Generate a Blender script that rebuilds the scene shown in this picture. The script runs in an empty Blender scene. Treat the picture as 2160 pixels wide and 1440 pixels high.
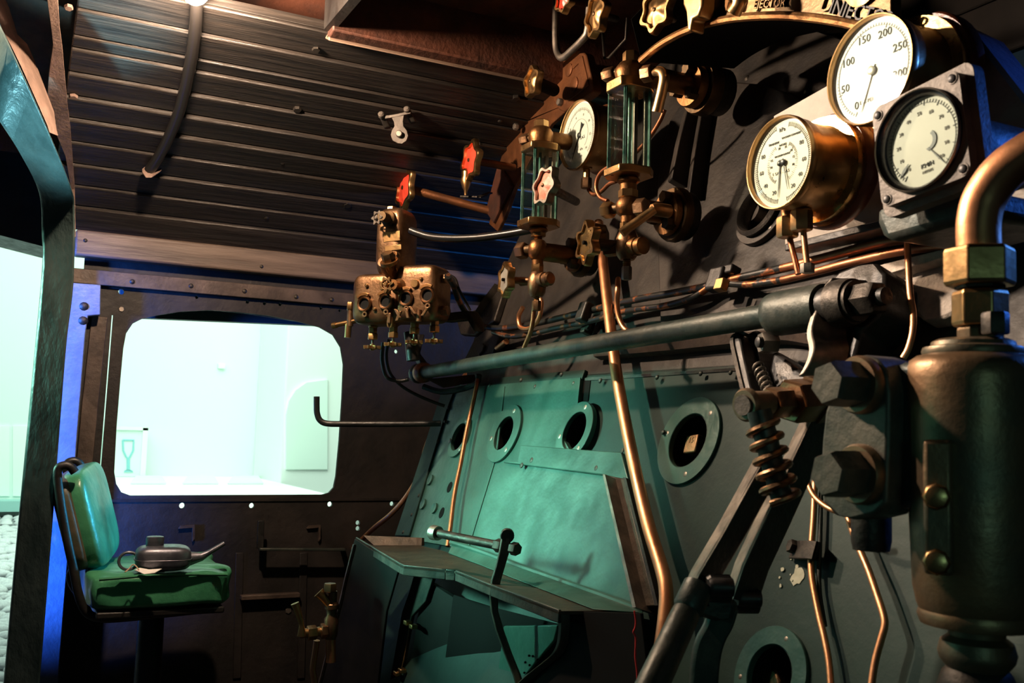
import bpy, bmesh, math, random
from mathutils import Vector as V, Matrix as M
from mathutils.geometry import tessellate_polygon
random.seed(7)
R = math.radians
C = bpy.context.scene.collection
SC = bpy.context.scene

# ------------------------------------------------------------------ camera
# vanishing points measured in the photograph (2160x1440 frame) fix lens and attitude
F = 2098.0
a_ = V((4120, 310, F)).normalized()              # world +Y (forward along the engine) in right/down/forward
b_ = V((-1080, 160, F)); b_ = (b_ - a_ * a_.dot(b_)).normalized()
X_ = -b_; Y_ = a_; Z_ = X_.cross(Y_)
RT = V((X_[0], Y_[0], Z_[0])); DN = V((X_[1], Y_[1], Z_[1])); FW = V((X_[2], Y_[2], Z_[2]))
CAM = V((0, 0, 1.25))
camd = bpy.data.cameras.new('camera'); camd.sensor_width = 36.0; camd.lens = 36.0 * F / 2160.0
camd.clip_start = 0.05; camd.clip_end = 200
camo = bpy.data.objects.new('camera', camd); C.objects.link(camo)
mw = M.Identity(4)
for i in range(3):
    mw[i][0] = RT[i]; mw[i][1] = -DN[i]; mw[i][2] = -FW[i]; mw[i][3] = CAM[i]
camo.matrix_world = mw
SC.camera = camo
camd.dof.use_dof = True; camd.dof.focus_distance = 2.15; camd.dof.aperture_fstop = 11.0

# ------------------------------------------------------------------ world, lights, exposure
SC.view_settings.view_transform = 'Standard'; SC.view_settings.look = 'None'
SC.view_settings.gamma = 1.0; SC.view_settings.exposure = 0.25
SC.view_settings.use_curve_mapping = False
w = bpy.data.worlds.new('world'); SC.world = w; w.use_nodes = True
w.node_tree.nodes['Background'].inputs[0].default_value = (0.10, 0.16, 0.2, 1)
w.node_tree.nodes['Background'].inputs[1].default_value = 0.06

def light(name, kind, loc, energy, color, size=0.1, aim=None, size_y=None, spot=None, blend=0.3, spread=None):
    d = bpy.data.lights.new(name, kind); d.energy = energy; d.color = color
    if kind == 'AREA':
        d.size = size
        if size_y: d.shape = 'RECTANGLE'; d.size_y = size_y
        if spread: d.spread = R(spread)
    else:
        d.shadow_soft_size = size
    if kind == 'SPOT': d.spot_size = R(spot); d.spot_blend = blend
    o = bpy.data.objects.new(name, d); C.objects.link(o); o.location = loc
    if aim is not None:
        o.rotation_euler = (V(aim) - V(loc)).to_track_quat('-Z', 'Y').to_euler()
    return o
WARM = (1.0, 0.70, 0.46); MINT = (0.62, 1.0, 0.84); GREEN = (0.22, 1.0, 0.66); BLUE = (0.04, 0.2, 1.0)
#LIGHTS#
# the cab lamp itself is the glowing bulb in the roof_lamp builder
light('added_key_spot', 'SPOT', (-1.72, 0.04, 2.12), 150, (1.0, 0.78, 0.60), 0.035, aim=(-0.92, 1.0, 1.72), spot=64, blend=1.0)  # added warm key spot; the bulb is the only real roof lamp
light('hall_light_doorway', 'SPOT', (-2.95, -0.95, 1.62), 640, (0.36, 1.0, 0.76), 0.2, aim=(-2.0, 1.0, 1.1), spot=19, blend=0.6)
light('hall_light_low', 'SPOT', (-2.2, -1.3, 1.3), 9, (0.2, 1.0, 0.75), 0.15, aim=(-1.05, 0.95, 0.9), spot=36, blend=0.9)
light('added_arch_spot', 'SPOT', (-2.02, -0.38, 0.3), 420, (0.36, 0.86, 1.0), 0.05, aim=(-2.30, 0.0, 1.88), spot=15, blend=0.5)  # spot added below the arch to give it its teal glow
light('hall_light_right', 'SPOT', (1.3, -0.3, 1.3), 6, (0.4, 1.0, 0.85), 0.15, aim=(-0.58, 0.72, 1.12), spot=20, blend=0.7)
light('blue_light_rear', 'AREA', (-2.70, -0.5, 1.2), 8, BLUE, 0.06, aim=(-3.06, 0.11, 1.2), size_y=1.0, spread=24)
light('blue_light_front_left', 'SPOT', (-2.42, 2.5, 1.72), 38, (0.03, 0.26, 1.0), 0.1, aim=(-2.95, 1.38, 1.86), spot=46, blend=0.6)
light('blue_light_front_seat', 'SPOT', (-2.82, 2.5, 1.74), 420, (0.06, 0.55, 1.0), 0.06, aim=(-2.76, 0.22, 1.04), spot=11, blend=0.5)  # extra spot added to throw blue on the seat alone
light('blue_light_front_right', 'SPOT', (-0.5, 2.2, 1.95), 40, BLUE, 0.05, aim=(-0.64, 0.84, 1.5), spot=30)
light('hall_ceiling_light', 'AREA', (-8.5, 2.0, 5.6), 380, (0.74, 1.0, 0.80), 5.0, aim=(-12.5, 3.0, 1.2), size_y=7.0)
light('hall_ceiling_light_rear', 'AREA', (-8.5, -2.5, 5.0), 190, (0.70, 1.0, 0.90), 4.0, aim=(-9.0, -0.6, 0.1), size_y=4.0)
#ENDLIGHTS#

# ------------------------------------------------------------------ unprojection onto real planes
def ray(px, py): return RT * ((px - 1080) / F) + DN * ((py - 720) / F) + FW
def hit(px, py, p0, n):
    d = ray(px, py); return CAM + d * ((V(p0) - CAM).dot(n) / d.dot(n))
def D(px, py, d): return CAM + ray(px, py) * d
XH, YH, ZH = V((1, 0, 0)), V((0, 1, 0)), V((0, 0, 1))
def XP(px, py, x): return hit(px, py, (x, 0, 0), XH)
def YP(px, py, y): return hit(px, py, (0, y, 0), YH)
def ZP(px, py, z): return hit(px, py, (0, 0, z), ZH)
KB = 0.35
BN = V((0, -1, KB)).normalized()                   # outward normal of the sloping boiler plate
BO = V((0, 1.15, CAM.z + 0.15))
def BH(px, py, off=0.0): return hit(px, py, BO + BN * off, BN)
XW = -3.1
def LW(px, py, off=0.0): return XP(px, py, XW + off)
def depth(p): return (p - CAM).dot(FW)
def S(px, p): return px * depth(p) / F
def proj(p):
    q = p - CAM; d = q.dot(FW); return (1080 + F * q.dot(RT) / d, 720 + F * q.dot(DN) / d)
def zat(x, y, py):                                   # height on the vertical through x, y that shows at row py
    k = (py - 720) / F; q0 = V((x, y, 0)) - V((CAM.x, CAM.y, 0))
    return CAM.z + (k * q0.dot(FW) - q0.dot(DN)) / (DN.z - k * FW.z)

# ------------------------------------------------------------------ materials
MATS = {}
def nt(name):
    m = bpy.data.materials.new(name); m.use_nodes = True
    t = m.node_tree; b = t.nodes['Principled BSDF']; return m, t, b
def noise(t, scale, detail=4, vec=None, rough=0.6):
    n = t.nodes.new('ShaderNodeTexNoise'); n.inputs['Scale'].default_value = scale
    n.inputs['Detail'].default_value = detail; n.inputs['Roughness'].default_value = rough
    if vec is not None: t.links.new(vec, n.inputs['Vector'])
    return n
def ramp(t, fac, stops):
    r = t.nodes.new('ShaderNodeValToRGB'); e = r.color_ramp.elements
    while len(e) < len(stops): e.new(0.5)
    for el, (p, c) in zip(e, stops): el.position = p; el.color = (*c, 1) if len(c) == 3 else c
    t.links.new(fac, r.inputs[0]); return r
def mat(name, c1, c2=None, rough=0.4, metal=0.0, scale=9, lo=0.38, hi=0.68, bump=0.0, bscale=60, stretch=None, r2=None, spec=None, c3=None):
    m, t, b = nt(name)
    tc = t.nodes.new('ShaderNodeTexCoord'); vec = tc.outputs['Object']
    if stretch:
        mp = t.nodes.new('ShaderNodeMapping'); mp.inputs['Scale'].default_value = stretch
        t.links.new(vec, mp.inputs['Vector']); vec = mp.outputs['Vector']
    if c2 is None: b.inputs['Base Color'].default_value = (*c1, 1)
    else:
        n = noise(t, scale, 6, vec)
        st = [(lo, c1), (hi, c2)]
        if c3: st = [(lo, c1), ((lo + hi) / 2, c2), (hi, c3)]
        r = ramp(t, n.outputs['Fac'], st); t.links.new(r.outputs[0], b.inputs['Base Color'])
    b.inputs['Metallic'].default_value = metal
    b.inputs['Roughness'].default_value = rough
    if spec is not None: b.inputs['Specular IOR Level'].default_value = spec
    if r2 is not None:
        n2 = noise(t, scale * 2.3, 5, vec)
        mr = t.nodes.new('ShaderNodeMapRange'); mr.inputs[1].default_value = 0.35; mr.inputs[2].default_value = 0.7
        mr.inputs[3].default_value = rough; mr.inputs[4].default_value = r2
        t.links.new(n2.outputs['Fac'], mr.inputs[0]); t.links.new(mr.outputs[0], b.inputs['Roughness'])
    if bump:
        n3 = noise(t, bscale, 5, vec)
        bp = t.nodes.new('ShaderNodeBump'); bp.inputs['Strength'].default_value = bump; bp.inputs['Distance'].default_value = 0.01
        t.links.new(n3.outputs['Fac'], bp.inputs['Height']); t.links.new(bp.outputs[0], b.inputs['Normal'])
    MATS[name] = m; return m
mat('black_paint', (.006, .0055, .0055), (.018, .016, .0145), .36, 0, 14, r2=.55, bump=.12, bscale=90)
mat('iron', (.028, .025, .022), (.075, .064, .054), .42, .75, 18, r2=.62, bump=.15, bscale=120)
mat('iron_green', (.018, .03, .026), (.06, .062, .05), .38, .35, 16, r2=.55, bump=.12, bscale=110)
mat('flange_iron', (.055, .06, .05), (.15, .135, .105), .42, .5, 14, r2=.55, bump=.15, bscale=90)
mat('steel_worn', (.16, .14, .12), (.34, .29, .24), .38, .85, 22, r2=.55, bump=.1, bscale=130)
mat('plate_upper', (.010, .009, .0085), (.055, .045, .036), .5, .25, 7, .34, .74, bump=.22, bscale=38, r2=.68)
mat('plate_grey', (.20, .17, .14), (.30, .255, .21), .6, .1, 9, bump=.15, bscale=90)
mat('lagging_grey', (.30, .26, .22), (.58, .49, .41), .75, 0, 40, .3, .7, bump=.4, bscale=160)
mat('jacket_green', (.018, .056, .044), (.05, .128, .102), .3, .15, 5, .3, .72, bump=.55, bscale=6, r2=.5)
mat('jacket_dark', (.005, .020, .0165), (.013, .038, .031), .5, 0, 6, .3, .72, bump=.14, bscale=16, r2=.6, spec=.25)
mat('jacket_brown', (.03, .022, .014), (.07, .045, .028), .5, .4, 20, bump=.2, bscale=60)
mat('hole_dark', (.005, .0045, .0045), None, .85, spec=.08)
mat('front_board', (.008, .007, .0065), (.013, .011, .01), .85, 0, 12, spec=.1)
mat('door_black', (.006, .006, .006), (.014, .013, .012), .6, 0, 12, spec=.15)
mat('brass', (.56, .35, .155), (.36, .205, .085), .27, 1, 14, r2=.42, bump=.05, bscale=150)
mat('brass_bright', (.86, .60, .27), (.68, .42, .15), .22, 1, 12, r2=.34, bump=.03, bscale=120)
mat('bronze', (.36, .185, .075), (.20, .095, .038), .34, 1, 16, r2=.5, bump=.12, bscale=140)
mat('bronze_body', (.17, .09, .044), (.36, .21, .115), .33, .95, 12, r2=.46, bump=.14, bscale=120)
mat('bronze_dark', (.16, .09, .04), (.07, .055, .035), .36, .9, 9, r2=.52, bump=.1, bscale=90)
mat('valve_bronze', (.30, .165, .08), (.10, .105, .08), .38, .7, 7, .33, .7, r2=.5, bump=.1, bscale=70)
mat('copper', (.84, .41, .21), (.66, .28, .125), .38, 1, 11, r2=.5, bump=.05, bscale=90)
mat('copper_dull', (.42, .165, .08), (.24, .09, .045), .36, .9, 16, r2=.5, bump=.08, bscale=110)
mat('rust_plate', (.22, .085, .032), (.10, .04, .018), .42, .65, 13, r2=.6, bump=.16, bscale=90)
mat('rust_dark', (.10, .032, .016), (.03, .014, .01), .6, .2, 10, r2=.75, bump=.25, bscale=60)
mat('red_paint', (.78, .085, .045), (.60, .045, .025), .33, 0, 22, bump=.1, bscale=80)
mat('red_worn', (.72, .16, .10), (.80, .42, .30), .42, 0, 26, bump=.25, bscale=90)
mat('pale_disc', (.52, .50, .44), (.36, .33, .27), .38, .5, 22)
mat('white_dial', (.90, .88, .85), None, .5)
mat('cream_dial', (.80, .70, .55), (.72, .61, .45), .5, 0, 12)
mat('ivory_dial', (.76, .72, .62), (.70, .65, .55), .5, 0, 12)
mat('print_black', (.02, .018, .018), None, .6)
mat('print_faded', (.36, .33, .29), None, .6)
mat('needle_black', (.012, .012, .012), None, .4)
mat('alu_face', (.085, .073, .062), (.16, .136, .115), .55, .3, 26, bump=.15, bscale=160)
mat('wood_ring', (.16, .04, .016), (.075, .02, .01), .32, 0, 20, bump=.1)
mat('wood_plank', (.008, .007, .0065), (.034, .026, .021), .42, 0, 3.0, .36, .72, bump=.5, bscale=5, stretch=(14, 1.0, 14), r2=.62)
mat('wood_edge', (.18, .12, .085), (.06, .042, .032), .55, 0, 3.0, .36, .72, bump=.3, bscale=5, stretch=(12, 1.0, 12))
mat('wood_beam', (.07, .048, .035), (.17, .12, .09), .5, 0, 2.6, .36, .72, bump=.4, bscale=4, stretch=(12, 1.2, 16), r2=.62)
mat('wood_rib', (.10, .065, .05), (.19, .125, .10), .55, 0, 4, bump=.25, bscale=20, stretch=(6, 6, 1.5))
mat('steel_brown', (.04, .028, .022), (.11, .078, .06), .5, .3, 9, r2=.65, bump=.2, bscale=60)
mat('wall_steel', (.0065, .0052, .0046), (.022, .0165, .0135), .58, .15, 6, r2=.7, bump=.2, bscale=50)
mat('pillar_paint', (.02, .036, .036), (.055, .08, .078), .3, .1, 10, r2=.5, bump=.7, bscale=16, stretch=(1, 1, .5))
mat('pillar_edge', (.12, .26, .28), (.30, .44, .45), .45, .1, 16, .3, .6, bump=.8, bscale=60)
mat('blue_lit_steel', (.10, .13, .20), (.16, .2, .30), .45, .1, 14, bump=.2, bscale=60)  # grey steel with the blue light on it mixed into the colour
mat('vinyl_green', (.03, .16, .08), (.055, .25, .125), .3, 0, 8, bump=.4, bscale=14, r2=.42)
mat('vinyl_side', (.045, .05, .03), (.09, .07, .045), .5, 0, 20, bump=.2)
mat('can_metal', (.10, .105, .13), (.2, .2, .23), .33, .8, 16, r2=.5, bump=.12)
mat('paper', (.78, .74, .70), None, .7)
mat('string', (.45, .3, .2), None, .8)
mat('rubber', (.010, .010, .010), None, .3)
mat('cable', (.016, .014, .013), None, .34)
mat('bezel_metal', (.13, .12, .125), (.05, .047, .05), .24, 1, 6)
mat('thread_red', (.75, .03, .03), None, .7)
mat('glass_edge', (.03, .13, .105), (.30, .50, .44), .10, .2, 22)
mat('hall_wall', (.82, .95, .88), None, .9)
mat('hall_green', (.62, .90, .42), None, .9)
mat('hall_white', (.92, .97, .93), None, .9)
mat('hall_teal', (.35, .62, .58), None, .8)
mat('sign_blue', (.30, .66, .70), None, .7)
mat('eave_blue', (.02, .05, .07), None, .5)
mat('cobble', (.55, .56, .58), (.8, .8, .8), .7, 0, 5, bump=.3)
mat('cobble_bed', (.22, .23, .25), (.3, .3, .3), .9, 0, 20)
mat('paint_chip', (.36, .36, .26), (.5, .5, .38), .7, 0, 60)
def arch_glass():
    m = bpy.data.materials.new('clear_glass'); m.use_nodes = True; t = m.node_tree; t.nodes.clear()
    o = t.nodes.new('ShaderNodeOutputMaterial'); mx = t.nodes.new('ShaderNodeMixShader')
    tr = t.nodes.new('ShaderNodeBsdfTransparent'); tr.inputs[0].default_value = (.93, .97, .95, 1)
    gl = t.nodes.new('ShaderNodeBsdfGlossy'); gl.inputs['Roughness'].default_value = .02
    fr = t.nodes.new('ShaderNodeLayerWeight'); fr.inputs[0].default_value = .5
    pw = t.nodes.new('ShaderNodeMath'); pw.operation = 'POWER'; pw.inputs[1].default_value = 3.5; t.links.new(fr.outputs['Facing'], pw.inputs[0])
    ad = t.nodes.new('ShaderNodeMath'); ad.operation = 'MULTIPLY_ADD'; ad.inputs[1].default_value = .55; ad.inputs[2].default_value = .06; t.links.new(pw.outputs[0], ad.inputs[0])
    t.links.new(ad.outputs[0], mx.inputs[0])
    t.links.new(tr.outputs[0], mx.inputs[1]); t.links.new(gl.outputs[0], mx.inputs[2])
    t.links.new(mx.outputs[0], o.inputs[0]); MATS['clear_glass'] = m
arch_glass()
def emit(name, col, st):
    m, t, b = nt(name); b.inputs['Base Color'].default_value = (*col, 1)
    b.inputs['Emission Color'].default_value = (*col, 1); b.inputs['Emission Strength'].default_value = st
    MATS[name] = m
emit('bulb_glow', (1.0, .72, .50), 2100)
def worn_pipe():                                     # black paint flaked off a copper pipe
    m, t, b = nt('pipe_worn'); tc = t.nodes.new('ShaderNodeTexCoord')
    n = noise(t, 26, 6, tc.outputs['Object']); r = ramp(t, n.outputs['Fac'], [(.54, (.014, .015, .014)), (.60, (.50, .19, .085))])
    r2 = ramp(t, n.outputs['Fac'], [(.54, (0, 0, 0)), (.60, (1, 1, 1))])
    t.links.new(r.outputs[0], b.inputs['Base Color']); t.links.new(r2.outputs[0], b.inputs['Metallic'])
    b.inputs['Roughness'].default_value = .36
    bp = t.nodes.new('ShaderNodeBump'); bp.inputs['Strength'].default_value = .3; bp.inputs['Distance'].default_value = .004
    t.links.new(n.outputs['Fac'], bp.inputs['Height']); t.links.new(bp.outputs[0], b.inputs['Normal'])
    MATS['pipe_worn'] = m
worn_pipe()

# ------------------------------------------------------------------ geometry helpers
def basis(n, hint=ZH):
    n = V(n).normalized(); h = V(hint)
    if abs(n.dot(h.normalized())) > .98: h = XH if abs(n.x) < .9 else YH
    u = h.cross(n).normalized(); v = n.cross(u).normalized()
    return u, v, n                                   # u right, v up, n out
class MB:
    def __init__(s): s.v = []; s.f = []
    def add(s, vs, fs):
        k = len(s.v); s.v += [V(p) for p in vs]; s.f += [tuple(i + k for i in f) for f in fs]; return s
    def lathe(s, o, ax, prof, seg=20, ph=0.0, cap=True):
        o = V(o); u, v, n = basis(ax); vs = []; fs = []
        m = len(prof)
        for (r, h) in prof:
            for i in range(seg):
                t = ph + 2 * math.pi * i / seg
                vs.append(o + n * h + (u * math.cos(t) + v * math.sin(t)) * max(r, 1e-5))
        for j in range(m - 1):
            for i in range(seg):
                i2 = (i + 1) % seg
                fs.append((j * seg + i, j * seg + i2, (j + 1) * seg + i2, (j + 1) * seg + i))
        if cap:
            fs.append(tuple(range(seg))[::-1]); fs.append(tuple((m - 1) * seg + i for i in range(seg)))
        return s.add(vs, fs)
    def rod(s, a, b, r, r2=None, seg=14):
        a = V(a); b = V(b); return s.lathe(a, b - a, [(r, 0), (r if r2 is None else r2, (b - a).length)], seg)
    def hexa(s, o, ax, r, h, ph=0.3): return s.lathe(o, ax, [(r * .9, 0), (r, h * .08), (r, h * .9), (r * .9, h)], 6, ph)
    def ball(s, o, r, seg=16, sq=1.0, ax=ZH):
        pr = [(r * math.sin(math.pi * i / 8), -r * sq * math.cos(math.pi * i / 8)) for i in range(9)]
        return s.lathe(o, ax, pr, seg, cap=False)
    def tube(s, pts, r, seg=10, cap=True):
        pts = [V(p) for p in pts]; n = len(pts); rr = r if isinstance(r, (list, tuple)) else [r] * n
        if len(rr) != n:                             # spread a short radius list along the curve
            src = rr; rr = []
            for i in range(n):
                t = i / (n - 1) * (len(src) - 1); k = min(int(t), len(src) - 2); rr.append(src[k] + (src[k + 1] - src[k]) * (t - k))
        tg = [(pts[min(i + 1, n - 1)] - pts[max(i - 1, 0)]).normalized() for i in range(n)]
        u, _, _ = basis(tg[0]); vs = []; fs = []
        for i in range(n):
            u = (u - tg[i] * u.dot(tg[i])).normalized(); w_ = tg[i].cross(u)
            for k in range(seg):
                t = 2 * math.pi * k / seg; vs.append(pts[i] + (u * math.cos(t) + w_ * math.sin(t)) * rr[i])
        for i in range(n - 1):
            for k in range(seg):
                k2 = (k + 1) % seg; fs.append((i * seg + k, i * seg + k2, (i + 1) * seg + k2, (i + 1) * seg + k))
        if cap: fs.append(tuple(range(seg))[::-1]); fs.append(tuple((n - 1) * seg + k for k in range(seg)))
        return s.add(vs, fs)
    def slab(s, loops, off):                         # flat polygon (3D loops, first is the outline, others holes) given a thickness along vector off
        off = V(off); loops = [[V(p) for p in l] for l in loops]; flat = [p for l in loops for p in l]; N = len(flat)
        nrm = off.normalized(); u, v, _ = basis(nrm)
        l2 = [[V((p.dot(u), p.dot(v), 0)) for p in l] for l in loops]
        tris = tessellate_polygon(l2) if (len(loops) > 1 or len(flat) > 4) else None
        vs = flat + [p + off for p in flat]; fs = []
        if tris is None: fs += [tuple(range(N)), tuple(range(N, 2 * N))[::-1]]
        else:
            for t in tris: fs += [tuple(t), tuple(i + N for i in t)[::-1]]
        k = 0
        for l in loops:
            m = len(l)
            for i in range(m): a = k + i; b = k + (i + 1) % m; fs.append((a, b, b + N, a + N))
            k += m
        return s.add(vs, fs)
    def box(s, o, ux, uy, uz, hx, hy, hz):
        o = V(o); vs = []
        for sx in (-1, 1):
            for sy in (-1, 1):
                for sz in (-1, 1): vs.append(o + V(ux) * hx * sx + V(uy) * hy * sy + V(uz) * hz * sz)
        return s.add(vs, [(0, 1, 3, 2), (4, 6, 7, 5), (0, 4, 5, 1), (2, 3, 7, 6), (0, 2, 6, 4), (1, 5, 7, 3)])
    def abox(s, x0, x1, y0, y1, z0, z1):
        return s.box(((x0 + x1) / 2, (y0 + y1) / 2, (z0 + z1) / 2), XH, YH, ZH, abs(x1 - x0) / 2, abs(y1 - y0) / 2, abs(z1 - z0) / 2)
    def strip(s, pts, wv, th):                       # flat bar along pts, wv = half width vector (or list), th = thickness vector
        pts = [V(p) for p in pts]; n = len(pts); ww = wv if isinstance(wv, list) else [V(wv)] * n; th = V(th); vs = []; fs = []
        for p, q in zip(pts, ww): vs += [p - q, p + q, p + q + th, p - q + th]
        for i in range(n - 1):
            for k in range(4): k2 = (k + 1) % 4; fs.append((i * 4 + k, i * 4 + k2, i * 4 + 4 + k2, i * 4 + 4 + k))
        fs += [(0, 1, 2, 3), tuple((n - 1) * 4 + k for k in (3, 2, 1, 0))]
        return s.add(vs, fs)
    def build(s, name, m, parent=None, bevel=0.0, smooth=38, sub=0, label=None, seg=2):
        lo = V((min(p.x for p in s.v), min(p.y for p in s.v), min(p.z for p in s.v)))
        hi = V((max(p.x for p in s.v), max(p.y for p in s.v), max(p.z for p in s.v)))
        c = (lo + hi) / 2
        me = bpy.data.meshes.new(name); me.from_pydata([p - c for p in s.v], [], s.f)
        bm = bmesh.new(); bm.from_mesh(me)
        bmesh.ops.remove_doubles(bm, verts=bm.verts, dist=1e-6)
        bmesh.ops.recalc_face_normals(bm, faces=bm.faces); bm.to_mesh(me); bm.free()
        me.materials.append(MATS[m] if isinstance(m, str) else m)
        if smooth:
            me.polygons.foreach_set('use_smooth', [True] * len(me.polygons)); me.set_sharp_from_angle(angle=R(smooth))
        o = bpy.data.objects.new(name, me); C.objects.link(o); o.location = c
        if parent is not None: par(o, parent)
        if bevel:
            b = o.modifiers.new('bevel', 'BEVEL'); b.width = bevel; b.segments = seg; b.limit_method = 'ANGLE'; b.angle_limit = R(40)
        if sub:
            b = o.modifiers.new('sub', 'SUBSURF'); b.levels = sub; b.render_levels = sub
        if label: o['label'] = label
        return o
def par(o, p):
    o.parent = p; o.matrix_parent_inverse = p.matrix_basis.inverted()
def tag(o, label, cat, group=None):
    o['label'] = label; o['category'] = cat
    if group: o['group'] = group
    return o
def thing(name, loc, label, cat, group=None):
    o = bpy.data.objects.new(name, None); C.objects.link(o); o.location = V(loc); o.empty_display_size = .05
    return tag(o, label, cat, group)
def struct(o): o['kind'] = 'structure'; return o
def sroot(name, loc):
    o = bpy.data.objects.new(name, None); C.objects.link(o); o.location = V(loc); o['kind'] = 'structure'; return o
def cr(pts, n=6):                                    # Catmull-Rom through the points
    pts = [V(p) for p in pts]; q = [pts[0] * 2 - pts[1]] + pts + [pts[-1] * 2 - pts[-2]]; out = []
    for i in range(1, len(q) - 2):
        p0, p1, p2, p3 = q[i - 1:i + 3]
        for k in range(n):
            t = k / n
            out.append(.5 * ((2 * p1) + (p2 - p0) * t + (2 * p0 - 5 * p1 + 4 * p2 - p3) * t * t + (3 * p1 - p0 - 3 * p2 + p3) * t ** 3))
    out.append(pts[-1]); return out
def circ(c, n, r, seg=28, hint=ZH, rx=None):
    u, v, _ = basis(n, hint); return [V(c) + u * (math.cos(2 * math.pi * i / seg) * (rx or r)) + v * (math.sin(2 * math.pi * i / seg) * r) for i in range(seg)]
_sm = {}
def shared(kind):
    if kind in _sm: return _sm[kind]
    b = MB()
    if kind == 'dome': b.lathe((0, 0, 0), ZH, [(1, 0), (.92, .3), (.7, .55), (.35, .72), (0.02, .76)], 10)
    elif kind == 'hex': b.lathe((0, 0, 0), ZH, [(1.0, 0), (1.0, .62), (.86, .75)], 6)
    elif kind == 'screw': b.lathe((0, 0, 0), ZH, [(1, 0), (.95, .3), (.8, .4)], 12)
    o = b.build(kind, 'iron'); me = o.data; bpy.data.objects.remove(o); _sm[kind] = me; return me
def stud(p, n, r, parent, kind='dome', name='rivet', m='iron', spin=None):
    key = kind + '|' + m
    if key not in _sm:
        me = shared(kind).copy(); me.materials.clear(); me.materials.append(MATS[m]); _sm[key] = me
    o = bpy.data.objects.new(name, _sm[key]); C.objects.link(o)
    u, v, n = basis(n); q = M((u, v, n)).transposed().to_4x4()
    if spin is None: spin = random.random()
    o.matrix_basis = M.Translation(V(p)) @ q @ M.Rotation(spin, 4, 'Z') @ M.Scale(r, 4)
    if parent is not None: par(o, parent)
    return o
def text(s, size, o, ux, uy, m, parent, name='lettering', ext=0.0006, align='CENTER', shear=0, sx=1.0):
    cu = bpy.data.curves.new('t', 'FONT'); cu.body = s; cu.size = 1.0; cu.extrude = 0.0; cu.align_x = align; cu.align_y = 'CENTER'; cu.resolution_u = 2
    ob = bpy.data.objects.new('t', cu); C.objects.link(ob)
    dg = bpy.context.evaluated_depsgraph_get(); me = bpy.data.meshes.new_from_object(ob.evaluated_get(dg))
    bpy.data.objects.remove(ob); bpy.data.curves.remove(cu)
    ux = V(ux).normalized(); uy = V(uy).normalized(); n = ux.cross(uy); o = V(o)
    b = MB(); pv = [o + ux * (v.co.x * size * sx) + uy * (v.co.y * size) + n * ext for v in me.vertices]
    fs = [tuple(p.vertices) for p in me.polygons]; bpy.data.meshes.remove(me)
    k = len(pv); ec = {}
    for f in fs:
        for i in range(len(f)):
            e = (f[i], f[(i + 1) % len(f)]); ec[e] = 1
    back = [p - n * (ext * 1.0) for p in pv]; side = [(e[0], e[1], e[1] + k, e[0] + k) for e in ec if (e[1], e[0]) not in ec]
    b.add(pv + back, fs + side)
    return b.build(name, m, parent, smooth=0)
# ================================================================== STRUCTURE
YF = 1.62
# ---- left side sheet with its window opening and drilled holes
def px_loop(fn, pts): return [fn(*p) for p in pts]
win = [(300, 672), (330, 665), (380, 657), (440, 654), (505, 658), (570, 666), (630, 678), (675, 690), (703, 706), (719, 732), (725, 768),
       (722, 840), (716, 930), (709, 1005), (704, 1028), (694, 1039), (680, 1043), (470, 1044), (275, 1045), (256, 1038), (245, 1020), (241, 995),
       (246, 900), (254, 800), (260, 735), (266, 703), (280, 682)]
wl = sroot('wall_left', (XW, .8, 0))
out = [V((XW, LW(158, 850).y, 0.0)), V((XW, YF, 0.0)), V((XW, YF, 1.82)), V((XW, LW(158, 850).y, 1.82))]
holes = [px_loop(LW, win[::-1])]
for (x, y, r) in [(256, 615, 6), (226, 1067, 6), (384, 1066, 6), (531, 1066, 5.5), (696, 1063, 5.5), (827, 1062, 5), (755, 1102, 5), (755, 1114, 5), (836, 741, 4.5),
                  (415, 627, 3.5), (522, 637, 3.5), (558, 640, 3.5), (591, 642, 3.5), (677, 650, 3.2), (717, 655, 3.2)]:
    c = LW(x, y); holes.append(circ(c, XH, S(r, c), 12))
holes.append(px_loop(LW, [(236, 664), (239, 664), (209, 1044), (206, 1044)]))
MB().slab([out] + holes, (-.012, 0, 0)).build('side_sheet', 'wall_steel', wl)
for (x, y, r) in [(256, 652, 6), (608, 1287, 7)]:
    stud(LW(x, y, 0), XH, S(r, LW(x, y)), wl, 'hex', 'bolt', 'steel_worn')
# raised strips and brackets on the sheet below the window
MB().strip([LW(210, 668, .002), LW(190, 850, .002), LW(172, 1040, .002)], V((0, S(16, LW(200, 800)), 0)), (.008, 0, 0)).build('guide_strip', 'steel_brown', wl, bevel=.002)
MB().strip([LW(505, 1258, .0), LW(628, 1252, .0)], V((0, 0, .007)), (.03, 0, 0)).build('ledge_strip', 'steel_brown', wl, bevel=.002)
for px in ((378, 407), (648, 672)):
    MB().strip([LW(px[0], 1111, 0), LW(px[1], 1109, 0), LW(px[1], 1138, 0)], V((0, .003, .004)), (.012, 0, 0)).build('angle_clip', 'steel_brown', wl)
for x in (505, 640):
    MB().strip([LW(x, 1165, 0), LW(x - 6, 1430, 0)], V((0, .012, 0)), (.006, 0, 0)).build('stiffener', 'wall_steel', wl, bevel=.002)
MB().strip([LW(158, 1056, 0.001), LW(920, 1052, 0.001)], V((0, 0, .004)), (.004, 0, 0)).build('sill_seam', 'wall_steel', wl)

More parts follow.
